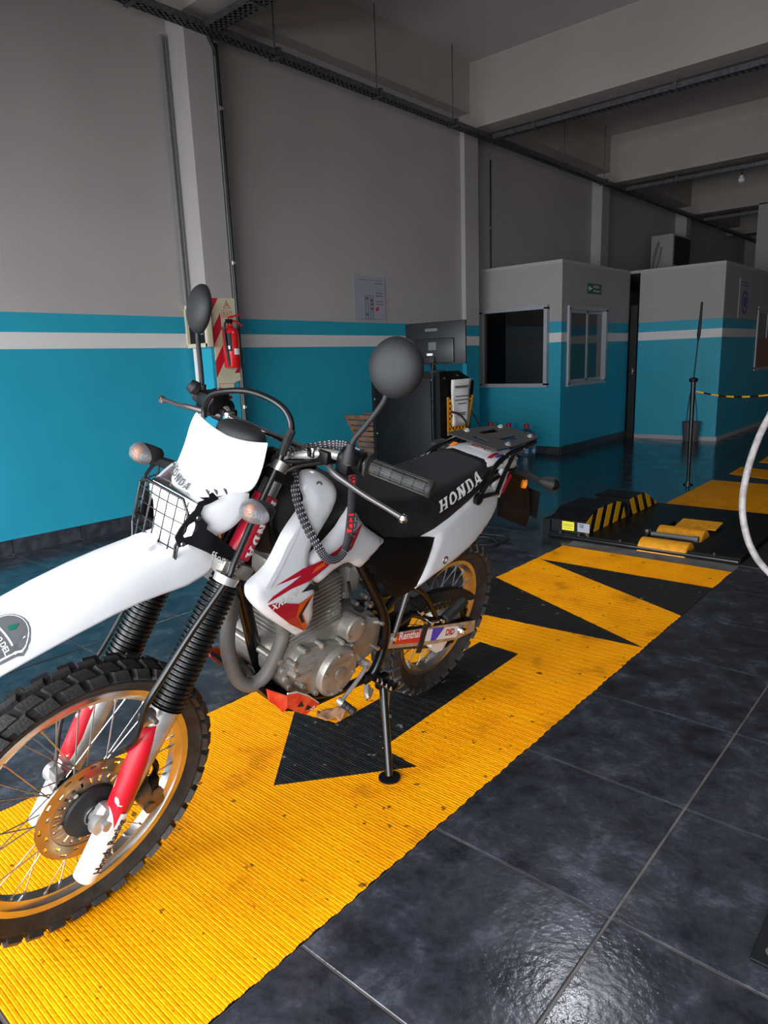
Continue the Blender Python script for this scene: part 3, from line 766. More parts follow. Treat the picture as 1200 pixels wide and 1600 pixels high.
# wooden slatted planter behind the cabinet
pl = thing('wooden_crate', 'brown wooden slatted crate narrowing downward beside the black cabinet', 'crate', (-4.45, 5.2, 0))
for k2 in range(9):
    z = .745-.055*k2; hw = .50-.026*k2
    for yy in (-.14, .14):
        MB().box((.0, yy*(1-.06*k2), z), (hw*2, .022, .042), bev=.003).build('slat', 'wood_brown', pl)
    for s in (-1, 1): MB().box((s*(hw-.012), 0, z-.02), (.022, .26*(1-.06*k2), .03)).build('slat', 'wood_brown', pl, smooth=0)
MB().box((0, 0, .01), (.16, .16, .02)).cyl((0, 0, .02), (0, 0, .31), .04, .05).build('foot', 'wood_brown', pl)

# --- water bottles
def bottle(x, y, label):
    t = thing('water_bottle', label, 'bottle', (x, y, 0), 'large water bottles by the near booth')
    MB().lathe((0, 0, 0), (0, 0, 1), [(0, .10), (.006, .118), (.05, .125), (.10, .119), (.12, .125), (.17, .125), (.185, .118), (.20, .125), (.26, .125), (.30, .115), (.33, .07), (.345, .035), (.375, .03)], 28).build('body', 'bottle_blue', t)
    MB().lathe((0, 0, .365), (0, 0, 1), [(0, .033), (.045, .033), (.05, .028)], 20).build('cap', 'cap_red', t)
bottle(-5.14, 8.08, 'leftmost of three red capped water bottles beside the near booth, by the wall')
bottle(-4.86, 8.08, 'middle of three red capped water bottles beside the near booth')
bottle(-4.575, 8.05, 'rightmost red capped water bottle beside the near booth, behind the rear rack')

# --- roller brake tester
rt = thing('roller_brake_tester', 'black floor mounted roller brake tester with yellow rollers across the lane', 'vehicle tester', (-1.7, 5.1, 0))
def G(x, y, z): return (x+1.7, y-5.1, z)
mb = MB()
for x0, x1, y0, y1 in ((-2.34, -1.70, 4.44, 5.80), (-1.34, -1.05, 4.44, 5.80), (-1.70, -1.34, 5.22, 5.80), (-1.70, -1.34, 4.44, 4.455)):
    mb.box(G((x0+x1)/2, (y0+y1)/2, .017), (x1-x0, y1-y0, .034))
mb.build('base_plate', 'black_paint', rt, smooth=0)
MB().box(G(-1.52, 4.83, .004), (.36, .78, .006)).build('pit_floor', 'black_matte', rt, smooth=0)
MB().box(G(-1.69, 4.425, .012), (1.27, .03, .024), bev=.003).build('edge_rail', 'black_gloss', rt)
for x in (-2.24, -2.10, -2.03, -1.80, -1.2): MB().cyl(G(x, 4.44, .03), G(x, 4.432, .045), .008, seg=8).build('bolt', 'steel', rt)
prof1 = [(4.465, .034), (4.465, .125), (4.63, .19), (4.98, .19), (5.075, .168), (5.12, .13), (5.16, .034)]
prof2 = [(5.20, .034), (5.20, .165), (5.24, .172), (5.50, .172), (5.58, .14), (5.79, .034)]
for pf, x0, x1 in ((prof1, -2.34, -2.06), (prof2, -2.34, -2.045)):
    cv = MB().prism(pf, lambda u, v, d: G(d, u, v), x0, x1).build('guard_cover', 'black_paint', rt, smooth=0)
    mb = MB(); hp = [(q[0], q[1]) for q in pf]; hp = hp[::-1]
    for k2 in range(9):
        if pf is prof1: a = 4.41+.165*k2; st = [(a, .0), (a+.085, .0), (a+.085+.09, .2), (a+.09, .2)]
        else: a = 5.02+.155*k2; st = [(a+.12, .0), (a+.20, .0), (a+.08, .2), (a+.0, .2)]
        P = clip_convex(st, hp)
        if len(P) > 2: mb.prism(P, lambda u, v, d: G(d, u, v), x1, x1+.002)
    mb.build('hazard_stripe', 'hazard_yellow', cv, smooth=0)
MB().box(G(-2.36, 5.1, .06), (.06, 1.3, .12)).build('side_channel', 'black_paint', rt, smooth=0)
MB().box(G(-2.195, 4.463, .086), (.092, .003, .064)).build('warning_label', 'label_yellow', rt, smooth=0)
r2 = MB().box(G(-2.078, 4.463, .086), (.09, .003, .064)).build('maker_label', 'paper_grey', rt, smooth=0)
text_obj('print', 'SE', lambda u, v: G(-2.108+u, 4.4605, .085+v), 'letter_black', r2, .036, .01)
for z in (.10, .092, .084, .07): MB().box(G(-2.195, 4.461, z), (.07, .001, .0022)).build('print', 'letter_grey', rt, smooth=0)
def rollerat(y, x0, x1):
    MB().lathe(G(x0, y, -.028), (1, 0, 0), [(0, .092), (.006, .1), (x1-x0-.006, .1), (x1-x0, .092)], 40).build('roller', 'roller_yellow', rt)
rollerat(4.505, -1.68, -1.365); rollerat(4.89, -1.70, -1.385)
MB().cyl(G(-1.68, 4.68, .055), G(-1.385, 4.68, .055), .016, seg=14).cyl(G(-1.40, 4.68, .055), G(-1.37, 4.68, .055), .022).build('sensing_rod', 'plastic_grey', rt)
MB().box(G(-1.70, 4.66, .06), (.03, .05, .06), bev=.004).build('rod_bracket', 'black_gloss', rt)
MB().face([G(-1.63, 5.0, .045), G(-1.36, 5.02, .045), G(-1.36, 5.19, .065), G(-1.63, 5.18, .065)]).build('ramp_flap', 'roller_yellow', rt, smooth=0, solid=.006)
pc = tag(MB().box((-.55, 5.1, .003), (.98, 1.4, .006)).build('pit_cover', 'black_matte', smooth=0), 'flat black pit cover on the floor right of the roller tester', 'floor cover')
# cable coil on the floor behind the bike
tag(MB().tube([(-2.95, 4.3, .008), (-2.75, 4.2, .008), (-2.58, 4.22, .008), (-2.5, 4.1, .008), (-2.55, 3.95, .008), (-2.7, 3.9, .008), (-2.78, 4.0, .01), (-2.66, 4.12, .012), (-2.5, 4.0, .008), (-2.6, 3.8, .008), (-2.8, 3.84, .008)], .006, 8).build('floor_cable', 'rubber'), 'thin black cable lying in loops on the floor behind the rear wheel', 'cable')

# --- barrier post with chain
bp_ = thing('barrier_post', 'slim black barrier post with thin aerial on top, before the far booth', 'post', (-2.158, 6.93, 0))
MB().lathe((0, 0, 0), (0, 0, 1), [(0, .045), (.012, .045), (.016, .02), (.03, .018)], 20).build('foot', 'black_gloss', bp_)
MB().cyl((0, 0, .02), (-.005, 0, .985), .016, .022, seg=14).build('pole', 'black_gloss', bp_)
MB().lathe((-.005, 0, .985), (0, 0, 1), [(0, .035), (.02, .04), (.03, .04), (.04, .02)], 16).build('collar', 'black_paint', bp_)
MB().tube([(-.005, 0, 1.01), (.015, 0, 1.36), (.03, 0, 1.71)], [.006, .006, .006], 8).tube([(.015, 0, 1.36), (.018, 0, 1.42), (.025, 0, 1.55), (.03, 0, 1.71)], [.006, .018, .013, .010], 8).build('aerial', 'black_paint', bp_)
MB().tube([(-.02, 0, .93), (-.05, .02, .7), (-.055, .02, .5), (-.03, 0, .35)], .006, 6).tube([(.01, 0, .9), (.035, .02, .7), (.04, .02, .5), (.02, 0, .35)], .005, 6).build('cord', 'rubber', bp_)
rp = thing('barrier_chain', 'black and yellow barrier rope slung from the barrier post to the right', 'rope', (-2.15, 6.93, .87))
P = [Vector((.02, 0, .025)), Vector((.22, 0, -.012)), Vector((.42, 0, -.022)), Vector((.64, 0, -.004)), Vector((1.0, 0, .05)), Vector((1.6, 0, .12)), Vector((2.3, 0, .1)), Vector((2.97, 0, .02))]
S_ = spline(P, 3)
for i in range(len(S_)-1): MB().cyl(S_[i], S_[i+1], .008, seg=8).build('rope_section', 'black_paint' if i % 2 else 'hazard_yellow', rp)
b3 = thing('barrier_post', 'second barrier post holding the far end of the rope, right of the lane', 'post', (.85, 6.93, 0))
MB().cyl((0, 0, 0), (0, 0, .95), .02).build('pole', 'black_gloss', b3); MB().lathe((0, 0, 0), (0, 0, 1), [(0, .12), (.015, .12), (.02, .03)], 20).build('foot', 'black_gloss', b3)
bn = thing('waste_bin', 'dark grey waste bin standing before the far booth wall', 'bin', (-3.205, 10.28, 0))
MB().lathe((0, 0, 0), (0, 0, 1), [(0, .09), (.01, .1), (.26, .12), (.285, .122), (.285, .112), (.03, .09)], 24).build('body', 'plastic_grey', bn)

# --- hose and equipment stand at the right edge of the photograph
st = thing('equipment_stand', 'black steel equipment stand base with a corner bolt at the lower right edge', 'stand', (0, 1.5, 0))
MB().box((.10, .2, .005), (.72, .55, .01), bev=.003).build('base_plate', 'black_paint', st)
for x, y in ((-.225, -.035), (-.225, .43)): MB().lathe((x, y, .01), (0, 0, 1), [(0, .013), (.002, .013), (.002, .008), (.008, .008)], 14).build('bolt', 'steel', st)
MB().box((.3, .2, .6), (.06, .06, 1.2)).build('upright', 'black_paint', st, smooth=0)
MB().box((.3, .2, 1.25), (.3, .3, .25), bev=.02).build('console', 'black_paint', st)
tag(MB().tube([(.2, 1.75, 1.25), (-.1, 2.3, 1.3), (-.45, 2.85, 1.22), (-.60, 2.93, 1.09), (-.633, 2.915, 1.022), (-.654, 2.873, .941), (-.670, 2.825, .824), (-.669, 2.792, .707), (-.645, 2.781, .601), (-.611, 2.789, .522), (-.568, 2.809, .462), (-.45, 2.8, .36), (-.3, 2.7, .26), (-.1, 2.4, .12), (.15, 2.0, .03), (.25, 1.8, .03)], .0125, 12, 8).build('hose', 'hose_grey'), 'pale grey hose hanging in a bow at the right edge', 'hose')
# ceiling lamp just ahead of the lane (its glare shows on the wet tile)
lp = thing('ceiling_lamp', 'square white ceiling lamp hanging above the lane', 'lamp', (-1.72, 3.72, 3.2))
MB().box((0, 0, .03), (.34, .34, .05), bev=.01).build('housing', 'ac_white', lp)
MB().box((0, 0, .002), (.28, .28, .006)).build('diffuser', 'led_lamp', lp, smooth=0)
for s in (-1, 1): MB().cyl((s*.12, 0, .05), (s*.12, 0, .78), .003, seg=6).build('hanger_wire', 'galvanised', lp)
# leaf under the bike
lf = MB(); random.seed(3)
cx, cy = -1.725, 1.605; pts = [(-.055, .03), (-.05, -.005), (-.03, -.028), (0, -.034), (.03, -.022), (.045, -.03), (.06, .0), (.062, .03), (.035, .024), (.01, .032), (-.02, .026)]
R_ = Matrix.Rotation(.55, 2)
pts = [tuple(R_ @ Vector(p)) for p in pts]
vs, fs, B_ = tri2d(smooth_poly(pts, 3), .012)
t_ = [lf.b.verts.new((cx+x, cy+y, .004+.012*abs(math.sin(x*60+y*25))+.55*max(0, y+.0))) for x, y in vs]
for f in fs: lf.b.faces.new([t_[i] for i in f])
tag(lf.build('dry_leaf', 'leaf_brown', solid=.0008), 'dry curled brown leaf on the black arrow under the motorcycle', 'leaf')

# ================================================================== MOTORCYCLE (x forward, y left, z up in its own leaning frame)
AZ, TI = .038, .25
yl = Vector((math.cos(AZ)*math.cos(TI), math.sin(AZ)*math.cos(TI), -math.sin(TI)))
xf = Vector((math.sin(AZ), -math.cos(AZ), 0)); zu = xf.cross(yl)
RCv = Vector((-1.542, 2.018, .3185))
bike = thing('motorcycle', 'white, black and red off-road motorcycle leaning on its side stand on the yellow lane', 'motorcycle')
Mx = Matrix((xf, yl, zu)).transposed().to_4x4(); Mx.translation = RCv-.325*zu
bike.matrix_world = Mx
FW, RW = V(1.44, 0, .347), V(0, 0, .325)
FX = lambda z: 1.285+(.5875-z)*.514       # fork line x at height z
FD = V(-.4572, 0, .8894)                  # fork direction, upwards
def FP(z, y=.1, f=0): return V(FX(z), y, z)+V(.8894, 0, .4572)*f

def wheel(c, R, w_, rr, flw, nb, front):
    """rim > hub, spoke, disc; tyre > tread_block"""
    Y = V(0, 1, 0)
    hw = flw
    prof = [(-hw, rr+.013), (-hw-.002, rr+.010), (-hw+.001, rr-.004), (-hw+.006, rr-.008), (-.012, rr-.02), (.012, rr-.02), (hw-.006, rr-.008), (hw-.001, rr-.004), (hw+.002, rr+.010), (hw, rr+.013), (hw-.004, rr+.013), (hw-.005, rr), (.01, rr-.012), (-.01, rr-.012), (-hw+.005, rr), (-hw+.004, rr+.013)]
    rim = MB().lathe(c, Y, prof, 72, close=True).build('wheel_rim', 'rim_alu', bike)
    cr = R-.0065
    tp = [(-hw+.004, rr+.006), (-hw-.006, rr+.02), (-w_*.98, rr+(cr-rr)*.55), (-w_*.92, rr+(cr-rr)*.78), (-w_*.6, cr-.006), (0, cr), (w_*.6, cr-.006), (w_*.92, rr+(cr-rr)*.78), (w_*.98, rr+(cr-rr)*.55), (hw+.006, rr+.02), (hw-.004, rr+.006)]
    ty = MB().lathe(c, Y, tp+[(hw-.01, rr+.02), (-hw+.01, rr+.02)], 72, close=True).build('tyre', 'rubber', bike)
    def block(sx, sy, h, skew):
        mb = MB(); mb.box((0, 0, h/2-.004), (sx, sy, h+.008), taper=.86)
        for v in mb.b.verts: v.co.x += skew*v.co.y
        bmesh.ops.recalc_face_normals(mb.b, faces=mb.b.faces)
        me = bpy.data.meshes.new('tread_block'); mb.b.to_mesh(me); mb.b.free(); me.materials.append(MT['tread_rubber']); return me
    pit = 2*PI*R/nb
    mcs = {k: block(pit*.78, w_*.66, .009, k*.35) for k in (-1, 1)}; mss = {k: block(pit*.70, w_*.60, .009, k*.25) for k in (-1, 1)}
    for i in range(nb):
        for mm, yo, aoff, tilt, rad in ((mcs[1], -.37, 0, -.30, cr-.0055), (mcs[-1], .37, .5, .30, cr-.0055), (mss[1], -.90, .4, -1.02, rr+(cr-rr)*.80), (mss[-1], .90, .9, 1.02, rr+(cr-rr)*.80)):
            a = 2*PI*(i+aoff)/nb
            q = Vector((math.cos(a), 0, math.sin(a)))
            R_ = Matrix((q.cross(Y)*-1, Y, q)).transposed() @ Matrix.Rotation(-tilt, 3, 'X')
            o = bpy.data.objects.new('tread_block', mm); COL.objects.link(o); o.parent = ty
            m4 = R_.to_4x4(); m4.translation = c+q*rad+Y*(yo*w_); o.matrix_local = m4
    fl = .03
    hub = [(-fl-.012, .016), (-fl-.012, .034), (-fl-.004, .045), (-fl, .045), (-fl+.004, .03), (fl-.004, .03), (fl, .045), (fl+.004, .045), (fl+.012, .034), (fl+.012, .016)]
    MB().lathe(c, Y, hub, 36).build('hub', 'black_paint' if front else 'fork_silver', rim)
    sp = []
    for i in range(36):
        side = 1 if i % 2 else -1; a = 2*PI*i/36; lead = (1 if (i//2) % 2 else -1)*.85
        p0 = c+V(math.cos(a+lead)*.041, side*fl, math.sin(a+lead)*.041); p1 = c+V(math.cos(a)*(rr-.014), side*.006, math.sin(a)*(rr-.014))
        d = (p1-p0).normalized()
        mb = MB().cyl(p0, p1, .0017, seg=6).cyl(p1-d*.014, p1+d*.004, .0036, seg=6)
        mb.build('spoke', 'spoke_steel', rim)
    return rim, ty
rim_f, ty_f = wheel(FW, .347, .043, .270, .024, 38, True)
rim_r, ty_r = wheel(RW, .325, .057, .230, .028, 34, False)

# brake disc with real slots
def disc(name, c, y, r0, r1, slots, m, parent, th=.004):
    mb = MB(); b = mb.b; N = 144; rs = np.linspace(r0, r1, 6); vs = [[b.verts.new((c.x+r*math.cos(2*PI*i/N), c.y+y, c.z+r*math.sin(2*PI*i/N))) for i in range(N)] for r in rs]
    for j in range(5):
        for i in range(N):
            if slots(i, j): continue
            b.faces.new((vs[j][i], vs[j][(i+1) % N], vs[j+1][(i+1) % N], vs[j+1][i]))
    return mb.build(name, m, parent, smooth=0, solid=th)
dfr = disc('brake_disc', FW, .052, .092, .124, lambda i, j: (i % 6 < 3) and j == (1 if (i//6) % 2 else 3), 'disc_steel', rim_f)
dca = disc('disc_carrier', FW, .050, .050, .094, lambda i, j: (i % 6 < 2) and j in (2, 3), 'carrier_brown', rim_f)
each('disc_bolt', 'steel', rim_f, [(FW+V(.073*math.cos(a), .050, .073*math.sin(a)), FW+V(.073*math.cos(a), .058, .073*math.sin(a)), .006) for a in [PI*i/3 for i in range(6)]], 6)
MB().lathe(FW+V(0, .03, 0), (0, 1, 0), [(0, .03), (.005, .056), (.028, .0645), (.034, .062), (.039, .050), (.040, .03), (.042, .028), (.043, .02)], 36).build('hub_cover', 'black_matte', rim_f)
MB().lathe(FW+V(0, .040, 0), (0, 1, 0), [(.03, .0265), (.034, .0265), (.034, .0235), (.03, .0235)], 30, close=True).build('hub_ring', 'steel', rim_f)
# fork legs
for s in (1, -1):
    y = .098*s; name = 'fork_leg'
    mb = MB(); mb.lathe(V(FX(.24), y, .24), FD, [(0, .022), (.006, .026), (.20, .0265), (.27, .030), (.34, .033), (.40, .0345), (.43, .035), (.437, .026)], 24)
    mb.box(FW+V(-.012, y-.004*s, 0), (.062, .042, .075), rot=Matrix.Rotation(-.475, 3, 'Y'), bev=.018)
    leg = mb.build(name, 'fork_silver', bike)
    mb = MB(); mb.lathe(FW+V(0, y-.030*s, 0), (0, s, 0), [(0, .0165), (.014, .018), (.024, .026), (.044, .028), (.047, .018)], 20).cyl(FW+V(0, y+.015*s, 0), FW+V(0, y+.026*s, 0), .012, seg=6)
    mb.build('axle_boss', 'fork_silver', leg)
    # plastic guard: red upper half, white lower half with a slanting boundary
    def gring(z, r, sl, fo=0.0, k=1.0):
        c = V(FX(z)-.0, y+.006*s, z)+V(.8894, 0, .4572)*(.004+fo)
        u = V(.8894, 0, .4572); v = V(0, 1, 0); n = 22
        return [c+u*(r*math.cos(2*PI*i/n)*k)+v*(r*.93*math.sin(2*PI*i/n))+FD*(sl*math.cos(2*PI*i/n)) for i in range(n)]
    rd = MB(); rd.rings([gring(.330, .0235, .045, .006), gring(.37, .0265, .042, .006), gring(.42, .0280, .030, .007), gring(.48, .0265, .012, .011), gring(.525, .0225, -.01, .0155), gring(.552, .0185, -.012, .0195)], False, False)
    rd.build('fork_guard', 'red_worn', leg, solid=.0025, smooth=60)['label'] = 'scuffed red upper fork guard'
    wt = MB(); wt.rings([gring(.208, .022, .0, .0, .9), gring(.214, .0275, .0, .001), gring(.25, .0275, .0, .002), gring(.29, .0265, .015, .004), gring(.331, .0233, .045, .006)], True, False)
    wt.build('fork_guard', 'dirty_white', leg, smooth=60)['label'] = 'white lower fork guard'
    # bellows
    zb, zt = .585, .870; c0 = V(FX(zb), y, zb); L = (zt-zb)/FD.z; n = 27; prof = [(0, .026), (0, .041)]
    for i in range(n):
        t = L*(i+.5)/n; r = .040-.004*i/n; prof += [(t-.0038, r-.0045), (t-.0012, r), (t+.0012, r), (t+.0038, r-.0045)]
    prof += [(L, .036), (L, .026)]
    MB().lathe(c0, FD, prof, 36).build('fork_bellows', 'bellows', bike)
    # upper fork tube
    ut = MB().cyl(FP(.86, y), FP(1.145, y), .0225, seg=24, bev=.002).build('fork_tube', 'steel', bike)
    MB().lathe(FP(.915, y), FD, [(0, .026), (.002, .0285), (.155, .0285), (.157, .026)], 28).build('fork_tube_cover', 'red_deep', ut)
    # reads down the tube on the outer face
    def ftxt(u, v, y=y, s=s):
        q = FP(1.050, y)-FD*u; r = .0297; th = v/r+.25
        return q+V(.8894, 0, .4572)*(-r*math.sin(th))+V(0, s, 0)*(r*math.cos(th))
    mapped('HONDA', lambda u, v: ftxt(u*.026, (v-.5)*.028), 'lettering', 'letter_white', ut, 3)
    cl = MB().box(FP(.893, y)+V(0, 0, 0), (.074, .072, .036), rot=Matrix.Rotation(-.475, 3, 'Y'), bev=.008)
    cl.box(FP(.893, y, .0)+V(.035, 0, .015), (.026, .05, .036), rot=Matrix.Rotation(-.475, 3, 'Y'), bev=.005)
    o = cl.build('lower_fork_clamp', 'engine_silver', bike)
    for q in (-.01, .012): MB().cyl(FP(.893+q, y+.02*s, .03)+V(0, 0, 0), FP(.893+q, y+.045*s, .03), .0075, seg=12, bev=.002).build('clamp_bolt', 'chrome', o)
    tc_ = MB().box(FP(1.10, y), (.062, .066, .03), rot=Matrix.Rotation(-.475, 3, 'Y'), bev=.008).build('upper_fork_clamp', 'black_paint', bike)
    MB().cyl(FP(1.145, y), FP(1.152, y), .016, seg=20).build('fork_cap', 'steel', tc_)
# white lettering band on the left lower guard
mb = MB(); 
def gtx(u, v, r=.0308):
    z0 = .235; q = V(FX(z0), .104, z0)+V(.8894, 0, .4572)*.004+FD*u; th = v/.0275+.02
    return q+V(.8894, 0, .4572)*(r*math.sin(th))+V(0, r*.93*math.cos(th), 0)
gb = bpy.data.objects['fork_guard.001'] if 'fork_guard.001' in bpy.data.objects else bike
text_obj('lettering', 'Honda Racing', lambda u, v: gtx(u, v-.008), 'letter_black', gb, .0235, .03)
gp_ = MB(); gp_.sheet([[gtx(-.004+.150*i/8, -.0115+.0205*j/8, .0290) for i in range(9)] for j in range(9)]); gp_.build('lettering_band', 'letter_white', gb, smooth=60, fix=False)
MB().box(FP(.90, 0, -.03), (.06, .2, .03), rot=Matrix.Rotation(-.475, 3, 'Y'), bev=.006).box(FP(1.10, 0, -.03), (.06, .2, .025), rot=Matrix.Rotation(-.475, 3, 'Y'), bev=.006).build('triple_clamp', 'black_paint', bike)
# brake caliper and speedometer drive
cal = MB().box(V(1.305, .068, .315), (.055, .05, .085), rot=Matrix.Rotation(.45, 3, 'Y'), bev=.012).box(V(1.33, .06, .37), (.03, .03, .07), rot=Matrix.Rotation(-.5, 3, 'Y'), bev=.006).build('brake_caliper', 'caliper_bronze', bike)
MB().cyl(V(1.315, .09, .30), V(1.315, .10, .30), .014, seg=16).cyl(V(1.295, .09, .335), V(1.295, .10, .335), .014, seg=16).build('caliper_piston', 'caliper_bronze', cal)
MB().box(V(1.30, .085, .355), (.02, .02, .05), bev=.004).build('caliper_bracket', 'black_paint', cal)
MB().cyl(FW+V(0, -.04, 0), FW+V(0, -.075, 0), .034, seg=24, bev=.004).box(FW+V(.02, -.06, .03), (.02, .03, .03)).build('speedometer_drive', 'fork_silver', bike)
MB().tube([V(1.46, -.07, .38), V(1.40, -.13, .50), V(1.30, -.14, .62), V(1.2, -.13, .8), V(1.12, -.08, 1.0), V(1.05, -.02, 1.13)], .005, 8).build('speedometer_cable', 'rubber', bike)
# brake hose: arcs over the mask, through the guide ring, down the fork
bh = MB().tube([(1.0, -.2, 1.15), (1.001, -.2, 1.177), (1.007, -.17, 1.214), (1.008, -.11, 1.240), (1.004, -.03, 1.258), (1.002, .05, 1.256), (.997, .09, 1.237), (1.002, .112, 1.205), (1.026, .12, 1.172), (1.045, .122, 1.128), (1.09, .128, 1.05), (1.164, .148, .941), (1.19, .155, .90), (1.268, .150, .80), (1.335, .146, .705), (1.363, .14, .655), (1.370, .13, .602), (1.378, .12, .551), (1.375, .09, .51), (1.35, .062, .47), (1.31, .06, .44), (1.285, .07, .39), (1.30, .07, .35)], .0075, 10, 6).build('brake_hose', 'bellows', bike)
MB().lathe(V(1.040, .120, 1.119), (-.5, 0, .86), [(0, .020), (.022, .020), (.022, .016), (0, .016)], 24, close=True).build('guide_ring', 'steel', bh)
MB().box(V(1.352, .125, .602), (.034, .022, .03), bev=.004).cyl(V(1.345, .13, .60), V(1.345, .15, .60), .006, seg=8).build('hose_clip', 'steel', bh)
MB().lathe(V(1.192, .150, .895), (-.45, 0, .89), [(0, .026), (.018, .028), (.018, .018), (0, .018)], 20, close=True).build('guide_ring', 'fork_silver', bh)
MB().tube([(1.002, .112, 1.205), (1.026, .12, 1.172), (1.032, .121, 1.155)], .0105, 10).build('hose_sleeve', 'rubber', bh)

# front fender
sec = [(1.155, .078, .968, .915), (1.19, .094, .967, .893), (1.25, .100, .958, .882), (1.31, .100, .948, .880), (1.36, .101, .938, .878), (1.42, .102, .924, .870), (1.50, .102, .902, .853), (1.58, .100, .876, .832), (1.66, .096, .848, .808), (1.76, .086, .812, .778), (1.86, .068, .776, .748), (1.92, .045, .755, .736), (1.945, .018, .746, .738)]
def fsec(x):
    xs = [q[0] for q in sec]; return [float(np.interp(x, xs, [q[k] for q in sec])) for k in (1, 2, 3)]
def fend(x, t):
    a, zc, ze = fsec(x); 
    k = abs(t); return V(x, a*t*(1 if k < 1 else 1), zc-(zc-ze)*(.28*k**2+.72*k**7)-.010*max(0, 1-abs(k-.42)/.3)*0)
xs = spline([V(q[0], 0, 0) for q in sec], 3)
tt = [-1, -.985, -.95, -.88, -.75, -.6, -.4, -.2, 0, .2, .4, .6, .75, .88, .95, .985, 1]
mb = MB().sheet([[fend(x.x, t) for t in tt] for x in xs])
# underside box towards the fork
fo = mb.build('front_fender', 'white_plastic', bike, smooth=60, solid=.004)
MB().lathe(V(1.30, .0, .958), (.25, 0, 1), [(-.02, .03), (0, .034), (.001, .034)], 20).build('fender_mount', 'white_plastic', fo)
# round-shouldered event sticker on the fender
SX, SY = 1.614, .044
def stk(u, v, off=.0015): # u to the bike's left-right (text direction), v up the fender (towards rider)
    x = SX-v; y = SY+u; a, zc, ze = fsec(x); p = fend(x, max(-1, min(1, y/a))); return V(x, y, p.z+off)
def stick_poly(name, P, m, off): 
    vs, fs, B_ = tri2d(P, .012); mb = MB(); t = [mb.b.verts.new(stk(x, z, off)) for x, z in vs]
    for f in fs: mb.b.faces.new([t[i] for i in f])
    return mb.build(name, m, fo, smooth=0, fix=False)
def shield(k):
    k *= .84; top = [(.060*k*math.cos(a), .018+.040*k*math.sin(a)) for a in np.linspace(.12, PI-.12, 12)]
    return [(-.052*k, -.038*k), (.052*k, -.038*k), (.056*k, .012)] + top + [(-.056*k, .012)]
stick_poly('sticker', shield(1.0), 'letter_grey', .0010)
stick_poly('sticker', shield(.93), 'letter_white', .0014)
stick_poly('sticker', shield(.88), 'plastic_grey', .0018)
mb = MB()
mb.sheet([[stk(-.045+.090*i/6, v, .0024) for i in range(7)] for v in (.0095, .0125)])
text_obj('', 'ENDURO DEL', lambda u, v: stk(u, v-.0050, .0024), None, None, 0.0131, .02, 'CENTER', mb=mb)
text_obj('', 'INVIERNO', lambda u, v: stk(u*.93, v*1.35-.0285, .0024), None, None, 0.0172, .035, 'CENTER', mb=mb)
mb.build('sticker_lettering', 'letter_white', fo, smooth=0, fix=False)
stick_poly('sticker', [(-.010, .022), (.002, .019), (.007, .028), (.0, .038), (-.005, .033)], 'sign_green', .0026)

# number plate mask
mask = []
rowsM = [ # z_edge, x_edge, half width, z_centre, x_centre
 (1.192, 1.082, .124, 1.172, 1.086), (1.188, 1.085, .127, 1.168, 1.094), (1.165, 1.092, .132, 1.145, 1.122), (1.14, 1.097, .134, 1.115, 1.150), (1.115, 1.102, .132, 1.085, 1.180), (1.095, 1.107, .128, 1.066, 1.200), (1.080, 1.116, .120, 1.052, 1.212)]
ts = [-1, -.97, -.88, -.72, -.5, -.25, 0, .25, .5, .72, .88, .97, 1]
grid = []
for ze, xe, hw, zc, xc in rowsM:
    grid.append([V(xc+(xe-xc)*(abs(t)**2.3), hw*t, zc+(ze-zc)*abs(t)**1.8) for t in ts])
mk = MB().sheet(grid).build('number_plate_mask', 'white_plastic', bike, smooth=60, solid=.004, sub=1)
def mpt(t, w_, off=.003):  # t across, w_ 0 top .. 1 bottom
    q = w_*(len(rowsM)-1); i = min(int(q), len(rowsM)-2); f = q-i
    r = [rowsM[i][k]*(1-f)+rowsM[i+1][k]*f for k in range(5)]
    ze, xe, hw, zc, xc = r; p = V(xc+(xe-xc)*(abs(t)**2.3), hw*t, zc+(ze-zc)*abs(t)**1.8)
    return p+V(.8, 0, .5)*off
mapped('HONDA', lambda u, v: mpt((-.60+u*.140), (.80-v*.11+u*.012), .0045), 'lettering', 'plastic_grey', mk, 2)
# cheeks beside and under the lamp
CKP = [(1.232, 1.052), (1.195, 1.064), (1.150, 1.080), (1.116, 1.078), (1.120, 1.050), (1.132, 1.018), (1.150, .995), (1.177, .976), (1.209, 1.000), (1.226, 1.022)]
ckf = quadfit([(1.232, 1.056, .082), (1.195, 1.07, .098), (1.115, 1.08, .124), (1.132, 1.02, .122), (1.177, .98, .098), (1.226, 1.02, .086), (1.17, 1.03, .116), (1.15, .995, .110)])
for s in (1, -1): shell('lamp_cheek', smooth_poly(CKP, 2, (0, 3, 7)), ckf, 'white_plastic', mk, s, roll=.005, rollw=.010, step=.01, th=.008)
MB().rings([[V(1.235, -.060, .945), V(1.235, .060, .945), V(1.15, .07, .945), V(1.15, -.07, .945)], [V(1.247, -.05, .915), V(1.247, .05, .915), V(1.16, .06, .915), V(1.16, -.06, .915)], [V(1.235, -.035, .892), V(1.235, .035, .892), V(1.17, .04, .892), V(1.17, -.04, .892)]]).build('lamp_chin', 'white_plastic', mk, smooth=30)
mb = MB()
for s in (1, -1):
    for k2 in range(3): mb.box(mpt(.50*s+.11*s*k2, .86, .0008), (.003, .005, .016), rot=Matrix.Rotation(.5, 3, 'Y'))
mb.build('vent_slot', 'plastic_grey', mk, smooth=0)
